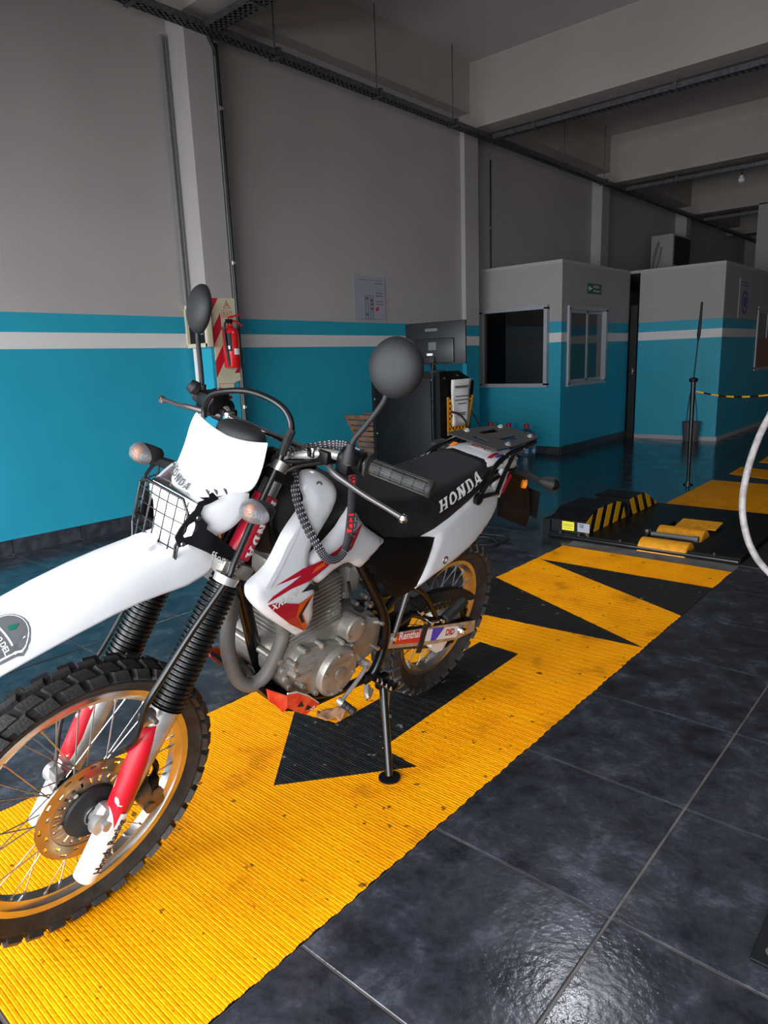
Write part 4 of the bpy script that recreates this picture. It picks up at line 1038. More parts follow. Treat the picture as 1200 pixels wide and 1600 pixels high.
# headlamp
hl = MB().rings([[V(1.12, a*.7, z*.8+.19) for a, z in [(-.07, .93), (.07, .93), (.085, 1.0), (.085, 1.055), (-.085, 1.055), (-.085, 1.0)]], [V(1.205, a, z) for a, z in [(-.058, .945), (.058, .945), (.080, 1.0), (.086, 1.062), (-.086, 1.062), (-.080, 1.0)]], [V(1.222, a*.96, z) for a, z in [(-.058, .947), (.058, .947), (.080, 1.0), (.086, 1.060), (-.086, 1.060), (-.080, 1.0)]]]).build('headlamp', 'chrome', bike, smooth=30)
gl = [[V(1.222+.018*(1-(2*i/8-1)**2)*(1-(2*j/6-1)**2)+.008*(1-j/6), (2*i/8-1)*(.058+.026*(j/6))*.95, .948+.11*j/6) for i in range(9)] for j in range(7)]
MB().sheet(gl).build('lens', 'headlight_glow', hl, smooth=60)
# steel mesh lamp guard
gx = lambda y, z: 1.262-.9*y*y-(z-.98)*.16
def GP(y, z): return V(gx(y, z), y, z)
gp = [(-.078, .905), (.062, .905), (.070, .925), (.066, .965), (.076, .990), (.084, 1.005), (.084, 1.04), (.062, 1.068), (-.062, 1.068), (-.096, 1.055), (-.10, .96)]
mb = MB()
for i in range(len(gp)):
    a, c_ = GP(*gp[i]), GP(*gp[(i+1) % len(gp)]); mb.cyl(a, c_, .0035, seg=8)
lg = mb.build('lamp_guard', 'black_gloss', bike)
wires = MB()
for k2 in range(5):
    z = .925+.030*k2; wires.tube([GP(y, z+.002) for y in (-.097, -.06, 0, .05, .072 if z < 1 else .085)], .0018, 6, 2)
for k2 in range(6):
    y = -.078+.030*k2; wires.tube([GP(y, .907), GP(y+.006, 1.066)], .0018, 6, 1)
for k2 in range(7):   # far side wing of the guard folds back
    z = .92+.022*k2; wires.cyl(GP(-.098, z), V(1.19, -.118, z+.002), .0016, seg=6)
for k2 in range(3): wires.cyl(V(1.245-.022*k2, -.103-.006*k2, .912), V(1.235-.022*k2, -.103-.006*k2, 1.06), .0016, seg=6)
wires.cyl(V(1.188, -.118, .905), V(1.182, -.118, 1.075), .003, seg=8)
wires.build('guard_mesh', 'black_gloss', lg)
plp = [(1.207, 1.093), (1.194, 1.078), (1.222, 1.063), (1.227, 1.046), (1.225, 1.036), (1.213, 1.021), (1.214, 1.010), (1.150, .956), (1.130, .935), (1.085, .916), (1.085, .880), (1.140, .898), (1.174, .928), (1.210, .955), (1.245, .975), (1.262, .968), (1.270, .991), (1.263, 1.010), (1.247, 1.040), (1.237, 1.053), (1.231, 1.071), (1.212, 1.080), (1.214, 1.088)]
plh = [(1.236, 1.028), (1.246, 1.020), (1.257, 1.000), (1.253, .990), (1.240, .994), (1.230, 1.012)]
for s in (1, -1):
    bp2 = shell('guard_bracket', plp, lambda x, z: .115-max(0, x-1.20)*.55, 'black_paint', lg, s, th=.003, step=.012, roll=0, rollw=0, holes=[plh])
    for x, z in ((1.231, 1.036), (1.256, .976)): MB().cyl(V(x, (.115-max(0, x-1.20)*.55)*s, z), V(x, (.119-max(0, x-1.20)*.55)*s, z), .005, seg=10).build('screw', 'steel', bp2)
mb = text_obj('lettering', 'ffera', lambda u, v: V(1.204-u*.86, .1165, .950-u*.50+v-.012), 'letter_white', lg, .034, .0)
# turn signals
def winker(c, s, front, lens):
    c = Vector(c)
    d = V(.97, .06*s, .12).normalized() if front else V(-.55, .75*s, -.1).normalized()
    u = V(-d.y*s, d.x*s, 0).normalized()*s; w2 = d.cross(u).normalized()
    def ring(t, a, b_, sh=0): return [c+d*t+u*(a*math.cos(2*PI*i/18)*(1+.25*math.cos(2*PI*i/18)))+w2*(b_*math.sin(2*PI*i/18))+u*sh for i in range(18)]
    o = MB().rings([ring(-.055, .006, .006), ring(-.05, .014, .012), ring(-.03, .026, .019), ring(-.008, .036, .024), ring(0, .038, .0255)]).build('turn_signal', 'black_matte', bike, smooth=50)
    MB().rings([ring(0, .0375, .025), ring(.012, .035, .022), ring(.022, .024, .015), ring(.028, .008, .005)]).build('signal_lens', lens, o, smooth=50)
    MB().lathe(c-d*.004, d, [(0, .003), (.004, .008), (.010, .0085), (.014, .002)], 12).build('bulb', 'amber', o)
    return o
for s in (1, -1):
    o = winker((1.175, .200*s, 1.078), s, True, 'clear_lens')
    MB().tube([V(1.155, .185*s, 1.065), V(1.11, .15*s, 1.05), V(1.07, .11*s, 1.04)], .013, 10).build('signal_stalk', 'black_matte', o)
    o = winker((-.205, .245*s, .918), s, False, 'black_gloss')
    MB().tube([V(-.178, .212*s, .921), V(-.195, .14*s, .922), V(-.22, .05*s, .915)], .012, 10).build('signal_stalk', 'black_matte', o)

# handlebar, controls
hb = [(.985, 0, 1.118), (.985, .06, 1.118), (.975, .11, 1.14), (.955, .165, 1.163), (.93, .215, 1.167), (.905, .27, 1.160), (.860, .415, 1.145)]
hbm = [V(x, -y, z) for x, y, z in reversed(hb)][:-1]+[V(*p) for p in hb]
bar = MB().tube(hbm, .0115, 14, 6).build('handlebar', 'fork_silver', bike)
MB().cyl(V(.965, -.155, 1.163), V(.965, .155, 1.163), .0075, seg=12).box((.963, -.15, 1.163), (.026, .02, .024), bev=.004).box((.963, .15, 1.163), (.026, .02, .024), bev=.004).build('crossbar', 'chrome', bar)
for q in (.035, -.035): MB().box((.99, q, 1.118), (.045, .03, .045), bev=.008).build('bar_clamp', 'black_paint', bar)
for s in (1, -1):
    A, Bq = V(.907, .265*s, 1.161), V(.860, .413*s, 1.145); d = (Bq-A).normalized(); L = (Bq-A).length
    prof = [(0, .026), (.006, .028), (.010, .018)]
    for k2 in range(5): t0 = .012+k2*(L-.02)/5; prof += [(t0, .0165), (t0+.001, .0178), (t0+(L-.02)/5-.003, .0178), (t0+(L-.02)/5-.002, .0165)]
    prof += [(L-.006, .019), (L, .021), (L+.004, .019)]
    gr = MB().lathe(A, d, prof, 24).build('grip', 'rubber', bar)
    mb = MB(); a_ = d.orthogonal().normalized(); b2 = d.cross(a_)
    for k2 in range(12):
        an = 2*PI*k2/12; q = a_*math.cos(an)+b2*math.sin(an); mb.cyl(A+d*.014+q*.0176, A+d*(L-.008)+q*.0176, .0012, seg=5)
    mb.build('grip_rib', 'rubber', gr)
    sw = MB().cyl(V(.930, .205*s, 1.166), V(.908, .258*s, 1.161), .0255, seg=22, bev=.004).box(V(.925, .225*s, 1.155), (.05, .04, .05), bev=.01).build('switch_housing', 'black_paint', bar)
    MB().box(V(.905, .232*s, 1.188), (.018, .022, .008), bev=.002).cyl(V(.90, .24*s, 1.15), V(.88, .246*s, 1.147), .007, seg=10).build('switch_button', 'red_deep' if s < 0 else 'plastic_grey', sw)
    mb = MB().tube([V(.945, .17*s, 1.150), V(.955, .21*s, 1.132), V(.948, .25*s, 1.118), V(.938, .30*s, 1.103), V(.92, .345*s, 1.088), V(.905, .383*s, 1.075)] if s > 0 else
                   [V(.945, -.17, 1.150), V(.985, -.22, 1.158), V(1.0, -.27, 1.158), V(.995, -.32, 1.150), V(.99, -.36, 1.147), V(.988, -.395, 1.143)], [.008, .0085, .007, .006, .0055, .0065], 10)
    lv = mb.build('clutch_lever' if s > 0 else 'brake_lever', 'lever_dark', bar)
    e = V(.904, .385, 1.074) if s > 0 else V(.988, -.398, 1.143)
    MB().lathe(e-V(0, 0, .011), (0, 0, 1), [(0, .002), (.003, .008), (.011, .0115), (.019, .008), (.022, .002)], 18).build('lever_ball', 'chrome', lv)
    MB().box(V(.945, .178*s, 1.158), (.04, .035, .032), bev=.006).cyl(V(.955, .16*s, 1.15), V(.97, .10*s, 1.135), .008, .006, seg=12).build('lever_perch', 'black_paint', bar)
    # mirror
    ms = MB().tube([V(.966, .258*s, 1.178), V(.966, .260*s, 1.20), V(.965, .264*s, 1.225), V(.957, .284*s, 1.262), V(.950, .305*s, 1.302), V(.947, .316*s, 1.328), V(.947, .318*s, 1.352)], .0062, 12, 6).lathe(V(.966, .258*s, 1.172), (0, .02*s, 1), [(0, .014), (.02, .014), (.032, .010), (.045, .0095)], 16).cyl(V(.966, .258*s, 1.178), V(.925, .245*s, 1.163), .013, seg=14).build('mirror_stem', 'black_matte', bar)
    nrm = V(1, .28*s, .10).normalized()
    c = V(.937, .324*s, 1.395)
    up = V(0, 0, 1); R0 = nrm.cross(up).normalized(); U0 = R0.cross(nrm)
    def mr(t, k2): return [c+nrm*t+R0*(.0595*k2*math.cos(2*PI*i/40))+U0*(.0625*k2*math.sin(2*PI*i/40)) for i in range(40)]
    mi = MB().rings([mr(-.006, .93), mr(-.004, .99), mr(.002, 1.0), mr(.008, .97), mr(.016, .86), mr(.022, .68), mr(.026, .42), mr(.0275, .15)]).build('mirror_housing', 'black_matte', bar, smooth=60)
    MB().rings([mr(-.0075, .9), mr(-.0062, .93)]).build('mirror_glass', 'chrome', mi)
    mb = MB(); random.seed(5+s)
    for k2 in range(46):
        a, r = random.uniform(0, 2*PI), .05*math.sqrt(random.random()); x_, y_ = r*math.cos(a), r*math.sin(a); h = .0265-.017*(r/.06)**2
        mb.lathe(c+nrm*(h-.0006)+R0*x_+U0*y_, nrm, [(0, .0019), (.0010, .0016), (.0016, .0005)], 6)
    mb.build('water_drop', 'black_gloss', mi)['kind'] = 'stuff'
MB().box(V(.958, -.225, 1.178), (.055, .075, .055), bev=.012).lathe(V(.945, -.215, 1.195), (0, 0, 1), [(0, .024), (.012, .024), (.018, .018)], 18).build('brake_reservoir', 'black_paint', bar)
MB().lathe(V(.985, -.268, 1.208), (.6, -.5, .5), [(-.014, .014), (0, .019), (.014, .014)], 16).build('mirror_clamp', 'black_matte', bar)
MB().box(V(.948, -.205, 1.216), (.02, .014, .005), rot=Matrix.Rotation(.4, 3, 'Z')).build('start_button', 'red_deep', bar)
MB().rings([[V(1.050+.040*math.cos(2*PI*i/24)*k2, .078*math.sin(2*PI*i/24)*k2, z) for i in range(24)] for k2, z in ((.7, 1.10), (1, 1.13), (1, 1.165), (.92, 1.182), (.7, 1.192), (.3, 1.197))]).build('instrument_cluster', 'black_matte', bike, smooth=50)
# cables by the headstock
for P in ([(.95, .16, 1.14), (1.03, .10, 1.13), (1.06, .05, 1.07), (1.0, .03, .95), (.9, .06, .80)], [(.93, .19, 1.15), (1.02, .13, 1.12), (1.04, .08, 1.02), (.98, .09, .92), (.88, .1, .80)],
          [(.95, -.16, 1.15), (1.05, -.02, 1.14), (1.03, .09, 1.08), (1.02, .10, .95), (.95, .09, .82), (.80, .08, .76)], [(1.03, .05, 1.12), (1.06, .09, 1.0), (1.07, .07, .90), (1.0, .05, .8)]):
    MB().tube(P, .006, 8, 8).build('control_cable', 'black_gloss', bike)

# frame
fr = MB()
fr.cyl(FP(.91, 0, -.045), FP(1.09, 0, -.045), .032, seg=20)
for s in (1, -1):
    fr.tube([V(1.03, .015*s, 1.0), V(.85, .07*s, .93), V(.72, .10*s, .86), V(.645, .105*s, .75), V(.54, .112*s, .603), V(.50, .118*s, .517), V(.494, .12*s, .436), V(.52, .12*s, .359), V(.56, .11*s, .33)], .0165, 12)
    fr.tube([V(.72, .10*s, .87), V(.4, .11*s, .88), V(.1, .10*s, .90), V(-.2, .08*s, .93)], .013, 10)
    fr.tube([V(.52, .11*s, .56), V(.3, .11*s, .72), V(.05, .10*s, .86)], .012, 10)
    fr.tube([V(.87, .02*s, .42), V(.82, .08*s, .38), V(.70, .10*s, .345), V(.55, .11*s, .335)], .014, 10)
fr.tube([FP(.93, 0, -.05), V(1.02, 0, .80), V(.975, 0, .66), V(.92, 0, .5), V(.875, 0, .42)], .019, 14)
frame = fr.build('frame', 'black_gloss', bike)
MB().cyl(V(.405, .118, .635), V(.462, .128, .445), .0085, seg=10).build('frame_stay', 'lever_dark', frame)
# tank core
def loft(name, secs, m, parent, n=28, e=2.6, **k):
    """secs: x, half width, z top, z bottom"""
    rr = []
    for x, hw, zt, zb_ in secs:
        zc, hh = (zt+zb_)/2, (zt-zb_)/2; ring = []
        for i in range(n):
            a = 2*PI*i/n; c_, s_ = math.cos(a), math.sin(a)
            ring.append(V(x, hw*math.copysign(abs(c_)**(2/e), c_), zc+hh*math.copysign(abs(s_)**(2/e), s_)))
        rr.append(ring)
    return MB().rings(rr).build(name, m, parent, smooth=50, **k)
tank = loft('fuel_tank', [(1.02, .03, 1.02, .90), (.98, .085, 1.05, .86), (.90, .12, 1.075, .83), (.80, .13, 1.06, .82), (.70, .12, 1.01, .83), (.62, .10, .97, .85)], 'black_matte', bike)
MB().cyl(V(.84, 0, 1.06), V(.84, 0, 1.085), .04, seg=28, bev=.004).build('fuel_cap', 'black_gloss', tank)
# shroud
sy = quadfit([(1.13, .857, .185), (1.08, .783, .18), (1.076, .905, .17), (1.02, .967, .155), (.93, .65, .150), (.98, .70, .165), (.91, .80, .185), (.85, .836, .18), (.90, .90, .178), (.80, .99, .150), (.77, .978, .145), (.61, .846, .150), (.70, .80, .162), (.93, 1.05, .125), (.95, .97, .165), (.72, .90, .160), (.84, 1.04, .13)])
S1 = [(1.134, .862), (1.126, .880), (1.076, .908), (1.022, .967), (.974, 1.002), (.936, 1.026), (.941, 1.056), (.928, 1.084), (.898, 1.088), (.868, 1.078), (.830, 1.045), (.836, 1.008), (.908, .950), (.950, .905), (.938, .845), (.92, .812), (.912, .767), (.893, .705), (.908, .652), (.925, .652), (.982, .700), (1.079, .783), (1.125, .835)]
S2 = [(.945, .893), (.895, .914), (.838, .942), (.803, .966), (.772, .980), (.72, .920), (.605, .848), (.705, .803), (.735, .806), (.79, .838), (.85, .833), (.905, .815), (.938, .845), (.95, .875)]
for s in (1, -1):
    sh = shell('tank_shroud', smooth_poly(S1, 3, (12, 18)), sy, 'white_plastic', bike, s, roll=.014, rollw=.022, step=.016)
    s2 = shell('tank_shroud', smooth_poly(S2, 3, (6,)), lambda x, z: sy(x, z)-.004, 'white_plastic', bike, s, roll=.012, rollw=.022, step=.016)
    MB().lathe(V(.895, (sy(.895, 1.06)-.006)*s, 1.058), (.1, s, .1), [(-.004, .010), (.006, .010), (.006, .006), (.002, .006)], 18).build('shroud_bolt', 'plastic_grey', sh)
    decal('shroud_graphic', [[(.750, .945), (.800, .886), (.888, .868), (.958, .845), (1.02, .842), (1.092, .826), (1.075, .839), (1.02, .856), (.988, .868), (1.07, .864), (.985, .884), (.925, .887), (.905, .892), (.86, .900)]], sy, 'red_deep', sh, s, off=.0022)
    decal('shroud_graphic', [[(.792, .905), (.812, .890), (.888, .874), (.905, .876), (.85, .892)], [(.905, .872), (.925, .868), (.955, .862), (.94, .876), (.91, .882)]], sy, 'orange_red', sh, s, off=.0032)
    decal('shroud_graphic', [[(1.088, .820), (1.06, .818), (.985, .790), (.935, .803), (.962, .752), (.918, .686), (.932, .684), (1.0, .735), (1.07, .800)]], sy, 'red_deep', sh, s, off=.002)
    decal('shroud_graphic', [[(.985, .789), (.938, .802), (.964, .752), (.921, .690), (.934, .690), (.985, .755)]], sy, 'orange_red', sh, s, off=.003)
    decal('shroud_graphic', [[(.96, .785), (.942, .800), (.966, .752), (.945, .72), (.955, .72), (.978, .752)]], sy, 'black_matte', sh, s, off=.0036)
    decal('shroud_graphic', [[(.955, .838), (.925, .822), (.918, .802), (.945, .818), (.985, .822)]], sy, 'black_matte', sh, s, off=.003)
    text_obj('lettering', 'XR250', lambda u, v: V((1.078-u*1.0) if s > 0 else (.975+u), (sy(1.05-u, .82)+.0045)*s, .800+u*.28*(1 if s > 0 else -1)+(.0 if s > 0 else .03)+v), 'letter_white', sh, .027, .02)
    decal('shroud_crease', [[(1.10, .870), (1.03, .955), (.985, .99), (.99, .98), (1.03, .935), (1.09, .862)]], sy, 'white_plastic', sh, s, off=.006)
# seat
SS = [(.790, .05, 1.002, .980), (.765, .075, 1.000, .965), (.72, .098, .990, .935), (.66, .115, .975, .895), (.60, .128, .962, .852), (.52, .136, .950, .828), (.44, .140, .945, .817), (.36, .140, .947, .826), (.27, .136, .954, .846), (.16, .130, .964, .880), (.08, .120, .976, .905), (.02, .108, .984, .935), (-.015, .098, .986, .955)]
def seat_ring(x, hw, zt, zb_, n=40):
    out = []; tw = hw*.86
    P = [(-hw*.97, zb_), (-hw, zb_+(zt-zb_)*.25), (-hw*.97, zb_+(zt-zb_)*.6), (-tw, zt-.018), (-tw*.93, zt-.006), (-tw*.75, zt+.001), (-tw*.4, zt+.003), (0, zt+.003)]
    P = P+[(-a, b_) for a, b_ in reversed(P[:-1])]
    return [V(x, a, b_) for a, b_ in P]
Sx = spline([V(q[0], 0, 0) for q in SS], 3); xs0 = [q[0] for q in SS][::-1]
def sq(x, k): return float(np.interp(x, xs0, [q[k] for q in SS][::-1]))
seat = MB().rings([seat_ring(p.x, sq(p.x, 1), sq(p.x, 2), sq(p.x, 3)) for p in Sx]).build('seat', 'seat_vinyl', bike, smooth=40)
def seaty(x, z):
    hw, zt, zb_ = sq(x, 1), sq(x, 2), sq(x, 3); f = (z-zb_)/(zt-zb_)
    return float(np.interp(f, [0, .25, .6, 1-.018/(zt-zb_), 1], [hw*.97, hw, hw*.97, hw*.86, hw*.8]))
for s in (1, -1):
    def sl(u, v, s=s):
        uu = u if s > 0 else 1-u
        x = .352-.262*uu; z = .880+.046*uu+.012*uu*uu+v*.036
        return V(x, s*(seaty(x, z)+.0035), z)
    mapped('HONDA', lambda u, v: sl(u/5.4, v), 'lettering', 'letter_white', seat, 2)
# side covers and rear panels
cyf = quadfit([(.61, .846, .148), (.437, .814, .142), (.342, .795, .145), (.411, .638, .150), (.50, .632, .150), (.565, .684, .148), (.68, .789, .146), (.50, .74, .158), (.42, .72, .156)])
SCP = [(.705, .806), (.61, .850), (.52, .832), (.437, .818), (.342, .797), (.355, .77), (.411, .645), (.45, .632), (.50, .630), (.535, .65), (.565, .684), (.62, .74)]
tyf = quadfit([(.436, .81, .146), (.123, .892, .118), (-.10, .834, .100), (-.09, .79, .112), (0, .745, .134), (.125, .70, .150), (.3, .68, .158), (.41, .64, .160), (.2, .80, .145), (.33, .78, .152)])
TP_ = [(.436, .812), (.36, .828), (.28, .846), (.17, .876), (.10, .898), (.03, .905), (-.06, .880), (-.113, .845), (-.115, .815), (-.088, .783), (-.004, .742), (.10, .704), (.20, .682), (.32, .660), (.413, .636), (.405, .66), (.36, .765), (.343, .796)]
for s in (1, -1):
    shell('side_cover', smooth_poly(SCP, 3, (0, 4, 6)), cyf, 'seat_side', bike, s, roll=.006, rollw=.014)
    rp_ = shell('rear_side_panel', smooth_poly(TP_, 3, (0, 14, 17)), tyf, 'white_plastic', bike, s, roll=.012, rollw=.022, step=.018)
    MB().lathe(V(.287, (tyf(.287, .708)-.004)*s, .708), (0, s, 0), [(0, .015), (.006, .014), (.006, .008), (.002, .007)], 20).build('panel_screw', 'steel', rp_)
    decal('shroud_graphic', [[(-.10, .862), (-.13, .925), (-.155, .915), (-.115, .845)]], lambda x, z: .104, 'red_deep', rp_, s, off=.004)
    shell('tail_side', [(-.05, .885), (-.09, .945), (-.135, .93), (-.135, .88), (-.112, .83)], lambda x, z: .103, 'white_plastic', bike, s, roll=.004, rollw=.012)
# tail fender, rack
tf = loft('tail_fender', [(.02, .092, .985, .95), (-.03, .105, 1.0, .94), (-.12, .102, 1.0, .92), (-.20, .092, .99, .90), (-.26, .06, .975, .915)], 'white_plastic', bike)
zt_ = lambda x: float(np.interp(-x, [-.02, .03, .12, .25], [.985, 1.0, 1.0, .985]))+.001
def tfl(name, P, m, off):
    vs, fs, B_ = tri2d(P, .02); mb = MB(); t = [mb.b.verts.new(V(x, y, zt_(x)+off-.006*(abs(y)/.1)**4)) for x, y in vs]
    for f in fs: mb.b.faces.new([t[i] for i in f])
    return mb.build(name, m, tf, smooth=0, fix=False)
tfl('sticker', [(-.035, .05), (-.075, .05), (-.075, -.035), (-.035, -.035)], 'letter_white', .001)
tfl('sticker', [(-.080, .05), (-.094, .05), (-.094, -.04), (-.080, -.04)], 'letter_black', .0015)
tfl('sticker', [(.0, .072), (-.07, .07), (-.07, .084), (-.01, .086)], 'red_deep', .001)
tfl('sticker', [(-.02, .088), (-.08, .088), (-.08, .096), (-.03, .096)], 'blue_print', .001)
text_obj('sticker_lettering', 'EDV', lambda u, v: V(-.042-v, -.028+u*1.0, zt_(-.06)+.003), 'red_paint', tf, .038, .02)
tfl('sticker', [(.0, -.09), (-.03, -.09), (-.03, -.07), (.0, -.07)], 'amber', .001)
rk = MB(); RKP = [(.0, .104), (-.02, .108), (-.12, .108), (-.30, .094), (-.345, .088), (-.36, .07), (-.36, -.07), (-.345, -.088), (-.30, -.094), (-.12, -.108), (-.02, -.108), (.0, -.104)]
holes_ = [[(-.14, -.06), (-.14, -.03), (-.26, -.03), (-.26, -.06)], [(-.14, .03), (-.14, .06), (-.26, .06), (-.26, .03)], [(-.05, -.03), (-.05, .03), (-.08, .03), (-.08, -.03)]]
def grid_plate(P, holes, z0, z1, step, m, name, parent):
    mb = MB(); b = mb.b; x0, x1 = min(p[0] for p in P), max(p[0] for p in P); y0, y1 = min(p[1] for p in P), max(p[1] for p in P)
    pts = densify(P, step); n = len(pts); E_ = [(i, (i+1) % n) for i in range(n)]; H = []
    for h in holes:
        q = len(pts); pts += h; E_ += [(q+i, q+(i+1) % len(h)) for i in range(len(h))]; H.append(h)
    r = delaunay_2d_cdt([Vector(p) for p in pts], E_, [], 0, 1e-6)
    vs = [tuple(v) for v in r[0]]; t = [b.verts.new((x, y, z1)) for x, y in vs]
    for f in r[2]:
        c = (sum(vs[i][0] for i in f)/len(f), sum(vs[i][1] for i in f)/len(f))
        if inpoly(*c, P) and not any(inpoly(*c, h) for h in H): b.faces.new([t[i] for i in f])
    return mb.build(name, m, parent, smooth=0, solid=z1-z0)
rack = grid_plate(RKP, holes_, 1.026, 1.031, .05, 'black_matte', 'luggage_rack', bike)
for x, y in ((-.105, .088), (-.105, -.088), (-.315, .066), (-.315, -.066)):
    MB().lathe(V(x, y, 1.03), (0, 0, 1), [(0, .012), (.004, .012), (.009, .008), (.011, .003)], 18).build('rack_bolt', 'fork_silver', rack)
for k2, (x, y) in enumerate(((-.17, 0), (-.22, .0), (-.29, .03))): text_obj('lettering', ('enduro', 'moto', 'parrilla')[k2], lambda u, v: V(x-v, y-.03+u, 1.0318), 'letter_grey', rack, .016)
for s in (1, -1):
    o = MB().tube([V(.115, .135*s, .885), V(.08, .135*s, .925), V(.045, .128*s, .965), V(-.02, .115*s, .99), V(-.10, .108*s, 1.005), V(-.2, .10*s, 1.01), V(-.34, .08*s, 1.012)], .009, 12).tube([V(.115, .135*s, .885), V(.05, .137*s, .884), V(-.03, .125*s, .872), V(-.06, .115*s, .862)], .008, 10).tube([V(-.03, .125*s, .872), V(-.09, .11*s, .94), V(-.14, .105*s, 1.005)], .008, 10).build('rack_support', 'black_gloss', bike)
    MB().lathe(V(.115, .13*s, .883), (0, s, 0), [(0, .022), (.014, .022), (.018, .014)], 18).build('support_boss', 'black_gloss', o)
    for x, z in ((-.03, .985), (-.08, 1.0), (-.14, .985)): MB().cyl(V(x, .112*s, z), V(x, .122*s, z), .005, seg=8).build('screw', 'steel', o)
    for k2 in range(5): MB().cyl(V(-.06-.035*k2, .106*s, 1.008), V(-.06-.035*k2, .111*s, 1.008), .005, seg=8).build('screw', 'steel', o)
# rear lamp, mudguard, number plate holder
MB().box(V(-.285, 0, .90), (.04, .09, .035), bev=.010).build('tail_lamp', 'sign_red', bike)
mg = MB().sheet([[V(x, y*w_, z) for y in (-1, -.6, 0, .6, 1)] for x, z, w_ in ((-.10, .90, .09), (-.22, .90, .09), (-.32, .87, .085), (-.40, .80, .08), (-.46, .70, .08), (-.48, .62, .07))]).build('rear_mudguard', 'black_paint', bike, smooth=60, solid=.006)
MB().box(V(-.475, 0, .73), (.006, .2, .13), rot=Matrix.Rotation(.25, 3, 'Y'), bev=.002).build('number_plate', 'black_paint', mg)
MB().cyl(V(-.325, .075, .842), V(-.335, .088, .842), .018, seg=14).build('reflector', 'amber', mg)
MB().sheet([[V(x, y*w_, z) for y in (-1, -.6, 0, .6, 1)] for x, z, w_ in ((.33, .70, .06), (.27, .76, .07), (.15, .80, .075), (0, .82, .08), (-.12, .86, .085))]).build('inner_fender', 'black_matte', bike, smooth=60, solid=.005)

# engine
def prismY(name, P, y0, y1, m, parent, bev=0, smooth=35):
    mb = MB().prism(P, lambda u, v, d: V(u, d, v), y0, y1)
    if bev: bmesh.ops.recalc_face_normals(mb.b, faces=mb.b.faces); bmesh.ops.bevel(mb.b, geom=[e for e in mb.b.edges if abs(e.verts[0].co.y-e.verts[1].co.y) < 1e-6], offset=bev, segments=2, affect='EDGES', profile=.5, clamp_overlap=True)
    return mb.build(name, m, parent, smooth=smooth)
CK = [(.925, .575), (.938, .53), (.915, .47), (.87, .425), (.80, .385), (.735, .368), (.65, .370), (.575, .385), (.53, .43), (.512, .50), (.535, .56), (.60, .60), (.70, .61), (.80, .60), (.88, .60)]
eng = prismY('engine', smooth_poly(CK, 2), -.098, .098, 'engine_silver', bike, bev=.006)
LC = [(.905, .545), (.895, .505), (.86, .455), (.80, .405), (.74, .378), (.68, .378), (.645, .41), (.640, .46), (.66, .51), (.71, .54), (.80, .565), (.87, .575)]
prismY('left_cover', smooth_poly(LC, 2), .095, .122, 'engine_silver', eng, bev=.006)
prismY('sprocket_cover', [(.645, .445), (.65, .52), (.625, .555), (.585, .578), (.54, .56), (.518, .525), (.515, .47), (.522, .442), (.56, .425), (.61, .425)], .095, .115, 'engine_silver', eng, bev=.006)
def coverY(name, c, y0, prof, parent=None, m='engine_silver', seg=40): return MB().lathe(V(c[0], y0, c[1]), (0, 1, 0), prof, seg).build(name, m, parent or eng)
coverY('generator_cover', (.725, .452), .10, [(0, .078), (.035, .078), (.042, .074), (.044, .066), (.046, .03), (.045, .022), (.048, .022), (.050, .016), (.0505, .01)])
coverY('starter_gear_cover', (.668, .572), .085, [(0, .042), (.045, .042), (.050, .038), (.051, .03)])
MB().cyl(V(.73, .03, .637), V(.73, .095, .637), .032, seg=28, bev=.006).cyl(V(.73, .09, .637), V(.73, .10, .637), .012, seg=14).build('starter_motor', 'engine_silver', eng)
each('cover_boss', 'engine_silver', eng, [(V(x*.985+.012, .098, z*.985+.008), V(x*.985+.012, .128, z*.985+.008), .009) for x, z in LC], 12, .002)
each('cover_bolt', 'steel', eng, [(V(x*.985+.012, .127, z*.985+.008), V(x*.985+.012, .132, z*.985+.008), .0055) for x, z in LC]+
     [(V(.725+.066*math.cos(k*PI/3+.3), .143, .452+.066*math.sin(k*PI/3+.3)), V(.725+.066*math.cos(k*PI/3+.3), .148, .452+.066*math.sin(k*PI/3+.3)), .0055) for k in range(6)]+
     [(V(.64, .12, .585), V(.64, .14, .585), .006), (V(.70, .12, .56), V(.70, .14, .56), .006), (V(.53, .11, .54), V(.53, .13, .54), .007), (V(.53, .11, .45), V(.53, .13, .45), .007)], 6)
each('cast_rib', 'engine_silver', eng, [(V(x+.008, -.09, z-.004), V(x+.008, .105, z-.004), .010) for x, z in ((.90, .49), (.915, .525), (.88, .455), (.845, .425), (.81, .40), (.93, .56))], 12, .002)
for z in (.545, .52, .495): MB().box(V(.86, .105, z), (.06, .04, .006), bev=.002).build('cast_rib', 'engine_silver', eng)
text_obj('lettering', 'HONDA', lambda u, v: V(.755-u, .1475, .485+v), 'steel', eng, .018, .01)
